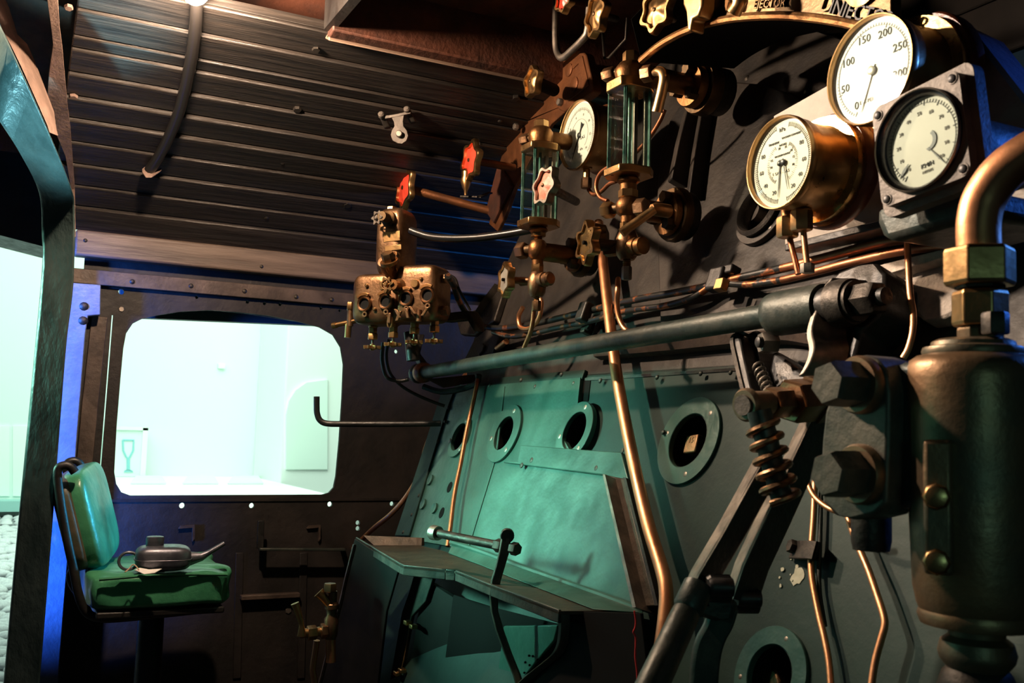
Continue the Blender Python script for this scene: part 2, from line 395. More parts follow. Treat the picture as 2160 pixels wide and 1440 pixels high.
# ---- timber waist beam and steel angle above the window
tb = sroot('trim_1', LW(400, 540))
q = [LW(158, 489, .0), LW(158, 543, .0)]; zt, zb = q[0].z, q[1].z
y0b = LW(156, 520).y
MB().abox(XW + .002, XW + .05, y0b, YF, zb, zt).build('beam', 'wood_beam', tb, bevel=.006)
for (x, y) in [(180, 507), (552, 562)]: stud(hit(x, y, (XW + .05, 0, 0), XH), XH, .007, tb, 'dome', 'bolt', 'iron')
ts = sroot('trim_2', LW(400, 600))
z1, z2 = LW(158, 567).z, LW(158, 598).z
MB().abox(XW + .001, XW + .02, y0b, YF, z2, z1).build('angle_bar', 'steel_brown', ts, bevel=.002)
for (x, y) in [(279, 594), (403, 603), (516, 614), (625, 626), (700, 632)]: stud(hit(x, y, (XW + .02, 0, 0), XH), XH, .009, ts, 'dome', 'rivet', 'iron')

# ---- boarded roof: boards run fore and aft on a curved profile
z0 = zt
PR = [(XW + .03, z0), (-2.98, z0 + .08), (-2.74, z0 + .205), (-2.4, z0 + .335), (-2.0, z0 + .445), (-1.5, z0 + .53), (-.9, z0 + .575), (0, z0 + .59), (.9, z0 + .55)]
pr = cr([V((x, 0, z)) for x, z in PR], 8)
def ceil_hit(px, py, off=0.0):
    d = ray(px, py); best = None
    for a, b in zip(pr, pr[1:]):
        n = V((b.z - a.z, 0, -(b.x - a.x))).normalized()
        aa, bb = a + n * off, b + n * off
        k = d.dot(n)
        if abs(k) < 1e-6: continue
        t = (aa - CAM).dot(n) / k
        if t <= 0: continue
        p = CAM + d * t; s_ = (p - aa).dot((bb - aa).normalized()) / (bb - aa).length
        if -.02 <= s_ <= 1.02 and (best is None or t < best[0]): best = (t, p)
    return best[1] if best else D(px, py, 2.4)
al = [0.0]
for a, b in zip(pr, pr[1:]): al.append(al[-1] + (b - a).length)
def prof(s):
    for i in range(len(pr) - 1):
        if s <= al[i + 1] or i == len(pr) - 2:
            t = (s - al[i]) / (al[i + 1] - al[i]); a, b = pr[i], pr[i + 1]
            n = V((b.z - a.z, 0, -(b.x - a.x))).normalized(); return a + (b - a) * t, n
def arc_of(p):
    best = min(((p.x - q.x) ** 2 + (p.z - q.z) ** 2, i) for i, q in enumerate(pr))[1]
    i = max(0, min(len(pr) - 2, best)); c = []
    for j in (i - 1, i):
        if j < 0: continue
        a, b = pr[j], pr[j + 1]; dd = V((b.x - a.x, 0, b.z - a.z)); t = max(0, min(1, (V((p.x, 0, p.z)) - a).dot(dd) / dd.length_squared))
        c.append(((V((p.x, 0, p.z)) - a - dd * t).length, al[j] + t * dd.length))
    return min(c)[1]
cl = sroot('ceiling', (-1.5, .8, z0 + .5))
bounds = [0.0] + [arc_of(ceil_hit(150, y)) for y in (432, 387, 343, 295, 247, 200, 150, 98, 70, 12)]
bounds = sorted(bounds)
while bounds[-1] < al[-1] - .05: bounds.append(bounds[-1] + .105)
hatch0 = ceil_hit(705, 50); sh = arc_of(ceil_hit(900, 101)); yh = ceil_hit(712, 20).y
YR = ceil_hit(150, 250).y - .02
for i in range(len(bounds) - 1):
    s0, s1 = bounds[i] + .0012, min(bounds[i + 1], al[-1]) - .0012
    if s1 - s0 < .01: continue
    if s0 < sh < s1: s1 = sh
    inside = s0 >= sh - .005
    ye = yh if inside else YF
    yr = YR if s0 < 1.3 else -.7
    a, n = prof(s0); b, n2 = prof(s1)
    jit = random.uniform(0, .003); up = .007 + random.uniform(0, .004)
    sec = [a + n * jit, b + n2 * (up + jit), b - n2 * .018, a - n * .018]
    MB().slab([[V((p.x, yr, p.z)) for p in sec]], (0, ye - yr, 0)).build('board', 'wood_plank', cl, bevel=.003, seg=1, smooth=25)
for (x, y, k) in [(667, 104, 'hex'), (627, 231, 'hex'), (596, 345, 'dome'), (733, 432, 'hex'), (562, 460, 'dome'), (145, 16, 'hex'), (155, 205, 'hex'), (1088, 207, 'hex'), (1055, 256, 'dome'), (1010, 308, 'hex')]:
    p = ceil_hit(x, y, .006); n = prof(arc_of(p))[1]
    stud(p, n, S(9 if k == 'hex' else 6, p), cl, k, 'bolt', 'iron' if x > 200 else 'wood_rib')
# outer roof skin so that no daylight comes through the joints
sk = [V((p.x, 0, p.z)) + V((0, 0, .04)) for p in pr]
vs = []; fs = []
for p in sk: vs += [V((p.x, -.7, p.z)), V((p.x, YF + .02, p.z))]
for i in range(len(sk) - 1): fs.append((2 * i, 2 * i + 1, 2 * i + 3, 2 * i + 2))
bsk = MB().add([v + V((0, 0, .16)) for v in vs], fs); bsk.build('roof_skin', 'rust_dark', cl)
# roof hatch: coaming beam along its edge and a rusty recessed lid
pa, n = prof(sh)
hb = sroot('trim_3', (pa.x, (yh + YF) / 2, pa.z))
MB().slab([[V((pa.x - .012, yh, pa.z - .03)), V((pa.x + .035, yh, pa.z - .02)), V((pa.x + .035, yh, pa.z + .14)), V((pa.x - .012, yh, pa.z + .14))]], (0, YF - yh, 0)).build('hatch_coaming', 'rust_dark', hb, bevel=.004)
MB().slab([[V((pa.x - .03, yh, pa.z - .018)), V((pa.x + .004, yh, pa.z - .035)), V((pa.x + .004, yh, pa.z - .02)), V((pa.x - .03, yh, pa.z - .004))]], (0, YF - yh, 0)).build('hatch_lip', 'wood_edge', hb, bevel=.003)
pb, _ = prof(min(sh + 1.1, al[-1] - .01))
MB().slab([[V((pa.x + .03, yh, pa.z + .1)), V((pb.x, yh, pb.z + .12)), V((pb.x, yh, pb.z + .15)), V((pa.x + .03, yh, pa.z + .13))]], (0, YF - yh, 0)).build('hatch_lid', 'rust_dark', hb)
MB().abox(pa.x, pb.x, yh - .012, yh + .012, pa.z - .01, pa.z + .16).build('hatch_end', 'black_paint', hb)
# rear hoop of the roof
hoop = [(98, -10), (122, -10), (108, 60), (126, 60), (112, 95), (131, 95), (103, 160), (137, 160), (98, 226), (143, 226), (110, 262), (148, 262), (138, 330), (153, 330), (150, 400), (158, 400), (155, 500), (160, 500)]
tr = sroot('trim_4', ceil_hit(125, 150))
L = [ceil_hit(*hoop[i], .012) for i in range(0, len(hoop), 2)]; Rr = [ceil_hit(*hoop[i], .012) for i in range(1, len(hoop), 2)]
bmh = MB()
for side in (0, .03):
    pass
n_ = V((1, 0, -.6)).normalized()
vs = []
for l, r in zip(L, Rr): vs += [l, r, r - n_ * .03, l - n_ * .03]
fs = []
for i in range(len(L) - 1):
    for k in range(4): k2 = (k + 1) % 4; fs.append((i * 4 + k, i * 4 + k2, i * 4 + 4 + k2, i * 4 + 4 + k))
fs += [(0, 1, 2, 3), tuple((len(L) - 1) * 4 + k for k in (3, 2, 1, 0))]
bmh.add(vs, fs).build('roof_hoop', 'wood_rib', tr, bevel=.002)

# ---- front wall of the cab behind the boiler, boarded
wf = sroot('wall_front', (-1.5, YF, 1.2))
zz = 0.0
while zz < 2.45:
    for xa, xb in ([(XW, -2.97), (-2.15, -.75), (.35, 1.0)] if 1.3 < zz < 1.95 else [(XW, 1.0)]):
      MB().abox(xa, xb, YF, YF + .02, zz + .001, zz + .109).build('board', 'front_board', wf, bevel=.003, seg=1, smooth=25); zz += .11
# two inclined rails where the hatch meets the front
for i, ((x0, y0, x1, y1), dpt) in enumerate([((1108, 152, 1206, 18), 0), ((1122, 150, 1222, 40), .03)]):
    A = YP(x0, y0, YF - .06); B = YP(x1 + 60, y1 - 80, YF - .06)
    MB().strip([A, B], V((.0, 0, .022)), (0, -.03, 0)).build('roof_rail', 'rust_dark' if i else 'steel_brown', wf, bevel=.003)

# ---- floor of the cab
fl = sroot('floor', (-1.2, .6, 0))
MB().abox(XW, 1.2, -.6, YF, -.05, 0).build('floor_plate', 'black_paint', fl)

# ---- rear door pillar, bending into the roof arch
pl_l = [(-90, 120), (-40, 195), (0, 257), (42, 323), (83, 408), (89, 496), (90, 560), (76, 720), (53, 960), (30, 1200), (8, 1440), (-12, 1640)]
pl_r = [(-60, -70), (-20, 12), (17, 87), (97, 264), (149, 392), (158, 448), (155, 600), (141, 720), (128, 880), (109, 1130), (84, 1440), (66, 1640)]
dl = [1.84, 1.97, 2.11, 2.22, 2.30, 2.34, 2.34, 2.34, 2.34, 2.34, 2.34, 2.34]
dr = [1.70, 1.83, 1.97, 2.11, 2.25, 2.32, 2.34, 2.34, 2.34, 2.34, 2.34, 2.34]
def ladder(mb, Ls, Rs, th):
    vs = []; fs = []; n = len(Ls)
    for l, r in zip(Ls, Rs): vs += [l, r, r + th, l + th]
    for i in range(n - 1):
        for k in range(4): k2 = (k + 1) % 4; fs.append((i * 4 + k, i * 4 + k2, i * 4 + 4 + k2, i * 4 + 4 + k))
    fs += [(0, 1, 2, 3), tuple((n - 1) * 4 + k for k in (3, 2, 1, 0))]
    return mb.add(vs, fs)
pt = sroot('trim_5', D(100, 900, 2.34))
Lp = cr([D(x, y, d) for (x, y), d in zip(pl_l, dl)], 5); Rp = cr([D(x, y, d) for (x, y), d in zip(pl_r, dr)], 5)
ladder(MB(), Lp, Rp, V((-.05, .0, 0.012))).build('door_pillar', 'pillar_paint', pt, bevel=.005)
sl = [(-50, -110), (-20, -40), (0, 7), (17, 62), (38, 83), (55, 121), (95, 226), (98, 262)]
sr = [(-45, -60), (-12, 15), (4, 62), (22, 95), (44, 140), (62, 180), (100, 266), (104, 280)]
ladder(MB(), [D(x, y, 2.32) for x, y in sl], [D(x, y, 2.26) for x, y in sr], V((-.02, .02, .0))).build('arch_batten', 'wood_rib', pt, bevel=.002)
# blue-lit door post at the end of the side sheet
tp = sroot('trim_6', LW(170, 800, .05))
pp = [(150, 596), (213, 600), (212, 664), (186, 666), (181, 700), (165, 900), (150, 1100), (118, 1500), (30, 1500), (70, 1000), (100, 760), (128, 560), (150, 540)]
MB().slab([[LW(x, y, .06) for x, y in pp]], (-.05, 0, 0)).build('door_post', 'blue_lit_steel', tp, bevel=.003)
for (x, y) in [(177, 646), (175, 676)]: stud(LW(x, y, .06), XH, .015, tp, 'dome', 'bolt', 'iron')
# eave outside over the window, and the dark canopy outside the doorway
te = sroot('trim_7', LW(480, 640, -.1))
A = XP(250, 668, XW - .16); B = XP(760, 690, XW - .16)
MB().slab([[A, B, B + V((0, 0, .12)), A + V((0, 0, .12))]], (-.04, 0, 0)).build('rain_eave', 'eave_blue', te)
A = XP(430, 651, XW - .1); B = XP(650, 680, XW - .1)
MB().strip([A, XP(520, 660, XW - .1), B], V((0, 0, .003)), (.004, 0, 0)).build('drip_edge', 'steel_worn', te)
cp = [XP(x, y, -4.2) for x, y in [(-260, 440), (-60, 480), (0, 496), (88, 519), (150, 536), (150, -300), (-260, -300)]]
MB().slab([cp], (-.3, 0, 0)).build('canopy', 'black_paint', te)

# ---- museum hall outside
XHW = -13.0; ZG = .12
hl = sroot('wall_hall', (XHW, 2, 1))
MB().abox(XHW - .2, XHW, -9, 14, ZG - .3, 7).build('hall_wall_panel', 'hall_wall', hl)
yb = XP(597, 900, -11.6).y
MB().abox(-13.0, -11.6, yb, 14, ZG, 7).build('hall_pier', 'hall_white', hl, bevel=.02)
def arch_pts():
    pts = [(602, 990), (602, 875), (608, 845), (622, 822), (645, 806), (690, 800), (690, 990)]
    return [XP(x, y, -11.6) for x, y in pts]
MB().slab([arch_pts()], (.03, 0, 0)).build('pier_panel', 'hall_wall', hl, bevel=.005)
c = XP(466, 772, XHW)
MB().abox(XHW, XHW + .06, c.y - .045, c.y + .045, c.z - .035, c.z + .035).build('wall_sensor', 'hall_white', hl, bevel=.01)
for (xa, xb_, ya, yb_, mm) in [(-30, 20, 898, 1046, 'hall_white'), (27, 60, 898, 1046, 'hall_white')]:
    MB().slab([[XP(xa, ya, XHW + .02), XP(xb_, ya, XHW + .02), XP(xb_, yb_, XHW + .02), XP(xa, yb_, XHW + .02)]], (-.02, 0, 0)).build('pale_door_leaf', mm, hl)
a1, a2 = XP(-60, 1057, XHW + .3), XP(120, 1078, XHW + .3)
MB().abox(XHW, XHW + .3, -6, 1.1, a2.z, a1.z).build('plinth_band', 'hall_teal', hl)
zbt = XP(450, 1004, XHW).z
pf = sroot('trim_8', (-10, 2, ZG)); MB().abox(XHW, -8.0, .95, yb, ZG, zbt).build('low_platform', 'hall_white', pf, bevel=.01)
for xa in (275, 385, 480):
    pc = [ZP(xa, 1021, zbt + .002), ZP(xa + 75, 1021, zbt + .002), ZP(xa + 66, 1006, zbt + .002), ZP(xa + 12, 1006, zbt + .002)]
    MB().slab([pc], (0, 0, .02)).build('platform_tile', 'hall_wall', pf, bevel=.004)
cs = thing('crate', XP(275, 1000, XHW + .25), 'pale green crate with a blue wine glass mark, seen through the window', 'crate')
A = XP(225, 900, XHW + .3); B = XP(306, 1003, XHW + .3)
MB().abox(XHW + .02, XHW + .3, A.y, B.y, zbt, A.z).build('crate_body', 'hall_wall', cs, bevel=.01)
MB().abox(XHW + .29, XHW + .33, A.y, B.y, A.z - .03, A.z + .01).build('crate_batten', 'hall_white', cs)
MB().abox(XHW + .29, XHW + .33, B.y - .06, B.y, zbt, A.z).build('crate_batten', 'hall_white', cs)
g = [XP(x, y, XHW + .305) for x, y in [(259, 928), (282, 928), (281, 950), (274, 963), (272, 966), (272, 990), (280, 994), (262, 994), (269, 990), (269, 966), (266, 963), (260, 950)]]
MB().tube(g + [g[0]], .012, 6).build('glass_mark', 'sign_blue', cs)
fo = sroot('floor_hall', (-7, -1, ZG))
MB().abox(XHW, XW - .3, -9, 14, ZG - .3, ZG).build('cobble_bed', 'cobble_bed', fo)
cm = MB(); cm.ball((0, 0, 0), 1.0, 12, .62)
co = cm.build('cobble', 'cobble'); cme = co.data; bpy.data.objects.remove(co)
cnt = 0; rr_ = random.Random(3); yy = 1460.0; spots_ = []
while yy > 1112 and cnt < 298:
    dp = (CAM.z - ZG) * F / max(40, yy - 878); wpx = .118 * F / dp
    xx = -20.0 + rr_.uniform(-1, 0) * wpx
    while xx < 108 - (yy - 1118) * .24 + .5 * wpx and cnt < 298:
        p = ZP(xx + rr_.uniform(-.2, .2) * wpx, yy + rr_.uniform(-.12, .12) * wpx, ZG + .012)
        k = rr_.uniform(.048, .070)
        o = bpy.data.objects.new('cobble', cme); C.objects.link(o)
        o.location = p; o.scale = (k * rr_.uniform(.85, 1.25), k, .05 * rr_.uniform(.8, 1.15)); o.rotation_euler = (rr_.uniform(-.2, .2), rr_.uniform(-.2, .2), rr_.uniform(0, 6))
        par(o, fo); cnt += 1; spots_.append((p.x, p.y)); xx += wpx
    yy -= max(3.0, .105 * F / dp * (yy - 878) / F * 1.0 * (yy - 878) / (yy - 878 + 0))  if False else max(2.5, .108 * (yy - 878) ** 2 / ((CAM.z - ZG) * F))
# the rest of the cobbled strip, too many to be single things
mbc = MB(); gx = -12.6
taken = {(int(x / .12), int(y / .12)) for x, y in spots_}
ico = MB(); ico.lathe((0, 0, 0), ZH, [(.05, -.5), (.9, -.2), (1.0, .1), (.7, .5), (.05, .68)], 7, cap=False)
while gx < -4.0:
    gy = -1.6
    while gy < 1.1:
        x, y = gx + rr_.uniform(-.02, .02), gy + rr_.uniform(-.02, .02)
        if not any((int(x / .12) + i, int(y / .12) + j) in taken for i in (-1, 0, 1) for j in (-1, 0, 1)) and not (x < -7.9 and y > .85):
            k = rr_.uniform(.05, .066); mbc.add([V((x + v.x * k, y + v.y * k, ZG + .012 + v.z * .05)) for v in ico.v], ico.f)
        gy += .125
    gx += .125
cob = mbc.build('cobbles', 'cobble', fo, smooth=60); cob['kind'] = 'stuff'
# ================================================================== BOILER BACKHEAD
bh = thing('boiler_backhead', BH(1300, 1000), 'large sloping black and dark green boiler backhead filling the right half of the cab', 'boiler')
def ring_loop(px, py, h, off=0.0, seg=30):
    c = BH(px, py, off); return circ(c, BN, S(h / 2, c) * 1.02, seg)
up = [(985, 775), (1000, 715), (1022, 660), (1050, 600), (1085, 520), (1130, 430), (1190, 335), (1280, 225), (1390, 135), (1480, 85), (1560, 62), (1640, 58), (1720, 66), (1850, 110), (2000, 200), (2150, 340), (2350, 560), (2350, 720),
      (1440, 782), (1226, 796), (1032, 812), (985, 817)]
MB().slab([px_loop(BH, up), ring_loop(1605, 448, 96)[::-1]], -BN * .014).build('upper_plate', 'plate_upper', bh, bevel=.003)
inn = [(1392, 690), (1388, 560), (1384, 430), (1392, 330), (1412, 255), (1445, 205), (1490, 180), (1545, 171), (1600, 176), (1655, 192), (1710, 222), (1780, 280), (1850, 360), (1910, 460), (1950, 560), (1980, 660)]
MB().slab([[BH(x, y, .012) for x, y in inn], ring_loop(1605, 448, 96, .012)[::-1]], -BN * .0115).build('door_plate', 'plate_upper', bh, bevel=.004)
for (x, y, r) in [(1575, 165, 6), (1542, 163, 4), (1700, 192, 5), (1237, 578, 5), (1253, 600, 5), (1420, 300, 5)]:
    stud(BH(x, y, .0), BN, S(r * 1.5, BH(x, y)), bh, 'dome', 'rivet', 'iron')
# ribs standing beside the right water gauge
MB().strip([BH(1448, 225, .05), BH(1428, 300, .05), BH(1412, 380, .05)], V((.016, -.006, 0)), -BN * .05).build('stiffener_rib', 'plate_upper', bh, bevel=.003)
MB().strip([BH(1478, 230, .04), BH(1462, 320, .04), BH(1450, 412, .04)], V((.014, -.006, 0)), -BN * .04).build('stiffener_rib', 'plate_upper', bh, bevel=.003)
# lower plates
lw = [(985, 812), (1032, 806), (1226, 790), (1440, 776), (2350, 714), (2350, 1900), (700, 1900), (838, 1140), (930, 880), (960, 812)]
HOLES = [(967, 921, 88, 60, 'green'), (1062, 913, 128, 74, 'green'), (1211, 908, 130, 84, 'green'), (1450, 928, 192, 118, 'green'), (1622, 1424, 206, 128, 'green')]
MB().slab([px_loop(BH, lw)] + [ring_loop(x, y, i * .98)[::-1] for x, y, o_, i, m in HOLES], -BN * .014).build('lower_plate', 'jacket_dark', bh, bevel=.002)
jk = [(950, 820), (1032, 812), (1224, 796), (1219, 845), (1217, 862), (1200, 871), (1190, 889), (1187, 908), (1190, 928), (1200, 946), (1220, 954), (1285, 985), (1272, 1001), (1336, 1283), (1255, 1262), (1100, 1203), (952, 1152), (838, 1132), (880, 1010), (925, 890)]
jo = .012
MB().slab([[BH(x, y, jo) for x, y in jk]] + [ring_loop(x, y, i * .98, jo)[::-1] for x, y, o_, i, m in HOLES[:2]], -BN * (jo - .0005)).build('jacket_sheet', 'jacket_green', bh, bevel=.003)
# vertical seam of the jacket and the strip of its left edge
MB().strip([BH(1063, 815, jo + .002), BH(1046, 960, jo + .002), BH(985, 1160, jo + .002)], V((.004, 0, 0)), -BN * .002).build('sheet_seam', 'jacket_green', bh)
MB().slab([[BH(x, y, jo + .006) for x, y in [(930, 828), (958, 822), (940, 870), (905, 985), (862, 1130), (832, 1130), (880, 985)]]], -BN * .006).build('edge_strip', 'jacket_dark', bh, bevel=.002)
for (x, y) in [(945, 858), (938, 888), (922, 930), (883, 1045), (868, 1085), (850, 1122)]: stud(BH(x, y, jo + .006), BN, S(5, BH(x, y)), bh, 'dome', 'rivet', 'iron')
# patch band with its screws, bent up to the folded rim on the right
MB().slab([[BH(x, y, jo + .010) for x, y in [(1098, 938), (1168, 943), (1218, 947), (1310, 953), (1325, 1012), (1271, 1001), (1060, 974), (1092, 972)]]], -BN * .010).build('patch_band', 'jacket_green', bh, bevel=.002)
for (x, y) in [(1121, 970), (1257, 987), (1312, 950), (1100, 981)]: stud(BH(x, y, jo + .010), BN, S(6, BH(x, y)), bh, 'screw', 'screw', 'iron')
MB().slab([[BH(x, y, .055) for x, y in [(1271, 1000), (1276, 1000), (1341, 1280), (1334, 1281)]]], -BN * .055).build('folded_rim', 'steel_worn', bh)  # paler metal stands in for the lit edge of the fold
MB().slab([[BH(x, y, .03) for x, y in [(1277, 1001), (1316, 1009), (1381, 1277), (1341, 1281)]]], -BN * .03).build('folded_web', 'jacket_brown', bh, bevel=.002)
MB().slab([[BH(x, y, .040) for x, y in [(1314, 1006), (1320, 1007), (1388, 1276), (1381, 1277)]]], -BN * .04).build('folded_rim', 'iron', bh)
# plate overlap slot beside the third ring
MB().slab([[BH(x, y, .002) for x, y in [(1228, 798), (1246, 797), (1240, 846), (1226, 846)]]], -BN * .001).build('sheet_gap', 'hole_dark', bh)
# seam strip across
MB().strip([BH(1228, 800, .003), BH(1440, 786, .003), BH(1600, 775, .003), BH(2300, 726, .003)], V((0, .0, .003)), -BN * .003).build('sheet_seam', 'iron', bh)
MB().strip([BH(1030, 806, .010), BH(1130, 797, .010), BH(1230, 789, .010)], BN.cross(XH).normalized() * S(10, BH(1130, 797)), -BN * .01).build('seam_band', 'jacket_dark', bh, bevel=.002)
for (x, y) in [(1033, 812), (1098, 801), (1183, 789), (1209, 808), (1128, 815), (1477, 787), (1385, 795), (1540, 785), (1398, 911), (1265, 802)]:
    stud(BH(x, y, .012), BN, S(6, BH(x, y)), bh, 'dome', 'rivet', 'iron_green')
# small open stud holes punched in the jacket's left corner
for (x, y) in [(948, 1027), (931, 1081)]:
    c = BH(x, y, jo + .001); MB().slab([circ(c, BN, S(12, c), 16, rx=S(10, c))], -BN * .002).build('punched_hole', 'hole_dark', bh)
for (x, y) in [(908, 1012), (893, 1063), (917, 1072)]:
    c = BH(x, y, jo + .001); MB().lathe(c, BN, [(S(12, c), 0), (S(11, c), .004), (S(6, c), .002)], 14).build('dimple', 'jacket_green', bh)
# wash-out rings
for (x, y, o_, i, m) in HOLES + [(1605, 447, 146, 96, 'up')]:
    off = jo + .006 if x < 1300 else .006
    if m == 'up': off = .024
    c = BH(x, y, off); ro, ri = S(o_ / 2, c) * 1.02, S(i / 2, c) * 1.02
    b = MB(); b.lathe(c - BN * .010, BN, [(ri, 0), (ro, 0), (ro, .0092), (ro * .99, .0105), (ri * 1.02, .0105), (ri, .0095), (ri, 0)], 44, cap=False)
    rg = b.build('washout_ring', 'plate_upper' if m == 'up' else 'jacket_green', bh, smooth=25)
    u, v, n = basis(BN); rm = (ro + ri) / 2
    for t in ((75, 195, 315) if x != 1450 else (50, 170, 290)):
        stud(c + u * rm * math.cos(R(t)) + v * rm * math.sin(R(t)), BN, S(6, c), rg, 'screw', 'screw', 'steel_worn')
    b = MB(); b.lathe(c - BN * .012, -BN, [(ri, 0), (ri, .085), (.001, .085)], 28, cap=False); b.build('hole_sleeve', 'hole_dark', rg)
def plug(px, py, hw, off, sq, m, s=None):
    c = BH(px, py, off); r = S(hw, c); u, v, n = basis(BN)
    b = MB()
    if sq:
        u2 = (u * math.cos(.12) + v * math.sin(.12)); v2 = n.cross(u2)
        b.box(c - n * .02, u2, v2, n, r, r * 1.05, .022)
    else: b.hexa(c - n * .04, n, r, .045, .2)
    o = b.build('washout_plug', m, bh, bevel=.003)
    MB().lathe(c - n * .09, n, [(r * 1.5, 0), (r * 1.5, .045), (r, .055)], 20).build('plug_collar', 'iron', o)
    if s:
        text(s, r * .9, c + v * r * .35 + n * .002, u, v, 'bronze_dark', o)
    return o
plug(1458, 936, 20, -.02, True, 'bronze_body', '15')
plug(1226, 925, 17, -.045, True, 'bronze', None)
plug(965, 917, 15, -.03, True, 'brass', None)
plug(1626, 1440, 34, -.03, False, 'bronze_body', None)
c = BH(1598, 447, .012); b = MB(); b.lathe(c - BN * .05, BN + V((-.18, 0, 0)), [(S(10, c), 0), (S(10, c), .03), (S(18, c), .034), (S(18, c), .052)], 18); b.build('washout_plug', 'alu_face', bh)
b = MB(); b.lathe(BH(1605, 447, .024), BN, [(S(50, c), -.01), (S(57, c), .0), (S(60, c), .010), (S(52, c), .016), (S(46, c), .008), (S(44, c), -.012)], 40, cap=False); b.build('ring_lip', 'iron', bh)
# shell behind the plates
sh_l = [BH(x, y, -.016) for x, y in up[:17]]
vs = []; fs = []
for p in sh_l: vs += [p, V((p.x, YF - .01, p.z))]
for i in range(len(sh_l) - 1): fs.append((2 * i, 2 * i + 1, 2 * i + 3, 2 * i + 2))
MB().add(vs, fs).build('boiler_shell', 'black_paint', bh)
sd = [BH(x, y, -.016) for x, y in [(985, 812), (955, 830), (930, 880), (838, 1140), (760, 1600)]]
vs = []; fs = []
for p in sd: vs += [p, V((p.x - .02, YF - .01, p.z))]
for i in range(len(sd) - 1): fs.append((2 * i, 2 * i + 1, 2 * i + 3, 2 * i + 2))
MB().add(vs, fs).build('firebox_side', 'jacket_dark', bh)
MB().slab([[BH(x, y) - BN * .105 for x, y in [(1000, 790), (2350, 560), (2350, 1900), (800, 1900), (860, 1140), (950, 880)]]], -BN * .01).build('firebox_wall', 'hole_dark', bh)
# left shoulder: bracket plates round the boiler edge above the shaft
MB().slab([[BH(x, y, .03) for x, y in [(975, 765), (1000, 715), (1030, 690), (1060, 694), (1040, 745), (1008, 768)]]], -BN * .03).build('shoulder_bracket', 'plate_upper', bh, bevel=.004)
MB().slab([[BH(x, y, .02) for x, y in [(960, 668), (1010, 650), (1045, 610), (1060, 620), (1042, 676), (1000, 706), (970, 704)]]], -BN * .02).build('shoulder_bracket', 'iron', bh, bevel=.004)
MB().strip([BH(1000, 660, .04), BH(1012, 640, .04), BH(1042, 600, .04)], V((.004, 0, .003)), -BN * .03).build('shoulder_edge', 'steel_worn', bh)
c = BH(1018, 738, .03); stud(c, BN, S(14, c), bh, 'hex', 'bolt', 'iron')
# chipped paint by the pipe clamp on the right
c = BH(1672, 1212, .0015)
rc = random.Random(5)
for k in range(9):
    q = BH(1682 if k == 0 else 1660 + rc.uniform(-16, 26), 1216 if k == 0 else 1206 + rc.uniform(-28, 30), .0012 + .00015 * k)
    pts = []
    u, v, n = basis(BN); r0 = S(19 if k == 0 else rc.uniform(2, 5), q)
    for i in range(14): t = 2 * math.pi * i / 14; pts.append(q + (u * math.cos(t) + v * math.sin(t)) * r0 * rc.uniform(.7, 1.15))
    MB().slab([pts], -BN * .001).build('bare_patch', 'paint_chip', bh, smooth=0)
# pale lagging blocks under the instrument panel
MB().slab([[BH(x, y, .03) for x, y in [(1872, 588), (1900, 575), (1995, 548), (2060, 540), (2060, 640), (1990, 670), (1945, 675)]]], -BN * .03).build('lagging_block', 'lagging_grey', bh, bevel=.006)
MB().slab([[BH(x, y, .022) for x, y in [(1876, 600), (1938, 582), (1975, 680), (1900, 650)]]], -BN * .02).build('lagging_block', 'lagging_grey', bh, bevel=.005)
MB().slab([[BH(x, y, .05) for x, y in [(1800, 572), (1990, 524), (2010, 522), (2010, 536), (1880, 575), (1820, 590)]]], -BN * .03).build('lagging_block', 'lagging_grey', bh, bevel=.005)

# ================================================================== SHELF BELOW THE JACKET
zs = BH(945, 1156).z
sf = thing('firehole_shelf', ZP(960, 1180, zs), 'bent dark steel shelf with turned-up lip under the green jacket', 'shelf')
rim = [(750, 1134), (843, 1189), (852, 1193), (940, 1202), (960, 1204), (1035, 1234), (1178, 1288)]
back = [(1352, 1287), (1252, 1282), (1095, 1222), (938, 1162), (890, 1151), (788, 1150)]
top = [ZP(x, y, zs) for x, y in rim] + [ZP(x, y, zs) for x, y in back]
MB().slab([top], (0, 0, -.006)).build('shelf_plate', 'jacket_brown', sf, bevel=.001)
lipw = V((0, 0, .016))
def lipseg(a, b, name='shelf_lip'):
    A, B = ZP(*a, zs), ZP(*b, zs); nrm = V((-(B - A).y, (B - A).x, 0)).normalized()
    MB().slab([[A + V((0, 0, -.020)), B + V((0, 0, -.020)), B + V((0, 0, .002)), A + V((0, 0, .002))]], nrm * .006).build(name, 'iron_green', sf, bevel=.0015)
for a, b in zip(rim, rim[1:]): lipseg(a, b)
A, B, Cc = ZP(757, 1133, zs), ZP(890, 1138, zs), ZP(890, 1151, zs)
MB().slab([[ZP(788, 1150, zs), ZP(890, 1151, zs), ZP(890, 1151, zs) + V((0, 0, .02)), ZP(765, 1146, zs) + V((0, 0, .02))]], (0, .006, 0)).build('back_flange', 'jacket_brown', sf, bevel=.001)
fl_a = [BH(955, 1143, .03), BH(1020, 1164, .03), BH(1100, 1194, .03), BH(1260, 1250, .03), BH(1352, 1284, .02)]
fl_b = [ZP(945, 1166, zs + .002), ZP(1010, 1190, zs + .002), ZP(1090, 1222, zs + .002), ZP(1250, 1284, zs + .002), ZP(1345, 1291, zs)]
ladder(MB(), fl_a, fl_b, V((0, .008, -.004))).build('flared_rim', 'jacket_green', sf, bevel=.002)
MB().tube(cr([a + V((0, -.004, 0)) for a in fl_a], 4), .006, 8).build('rim_bead', 'jacket_green', sf)
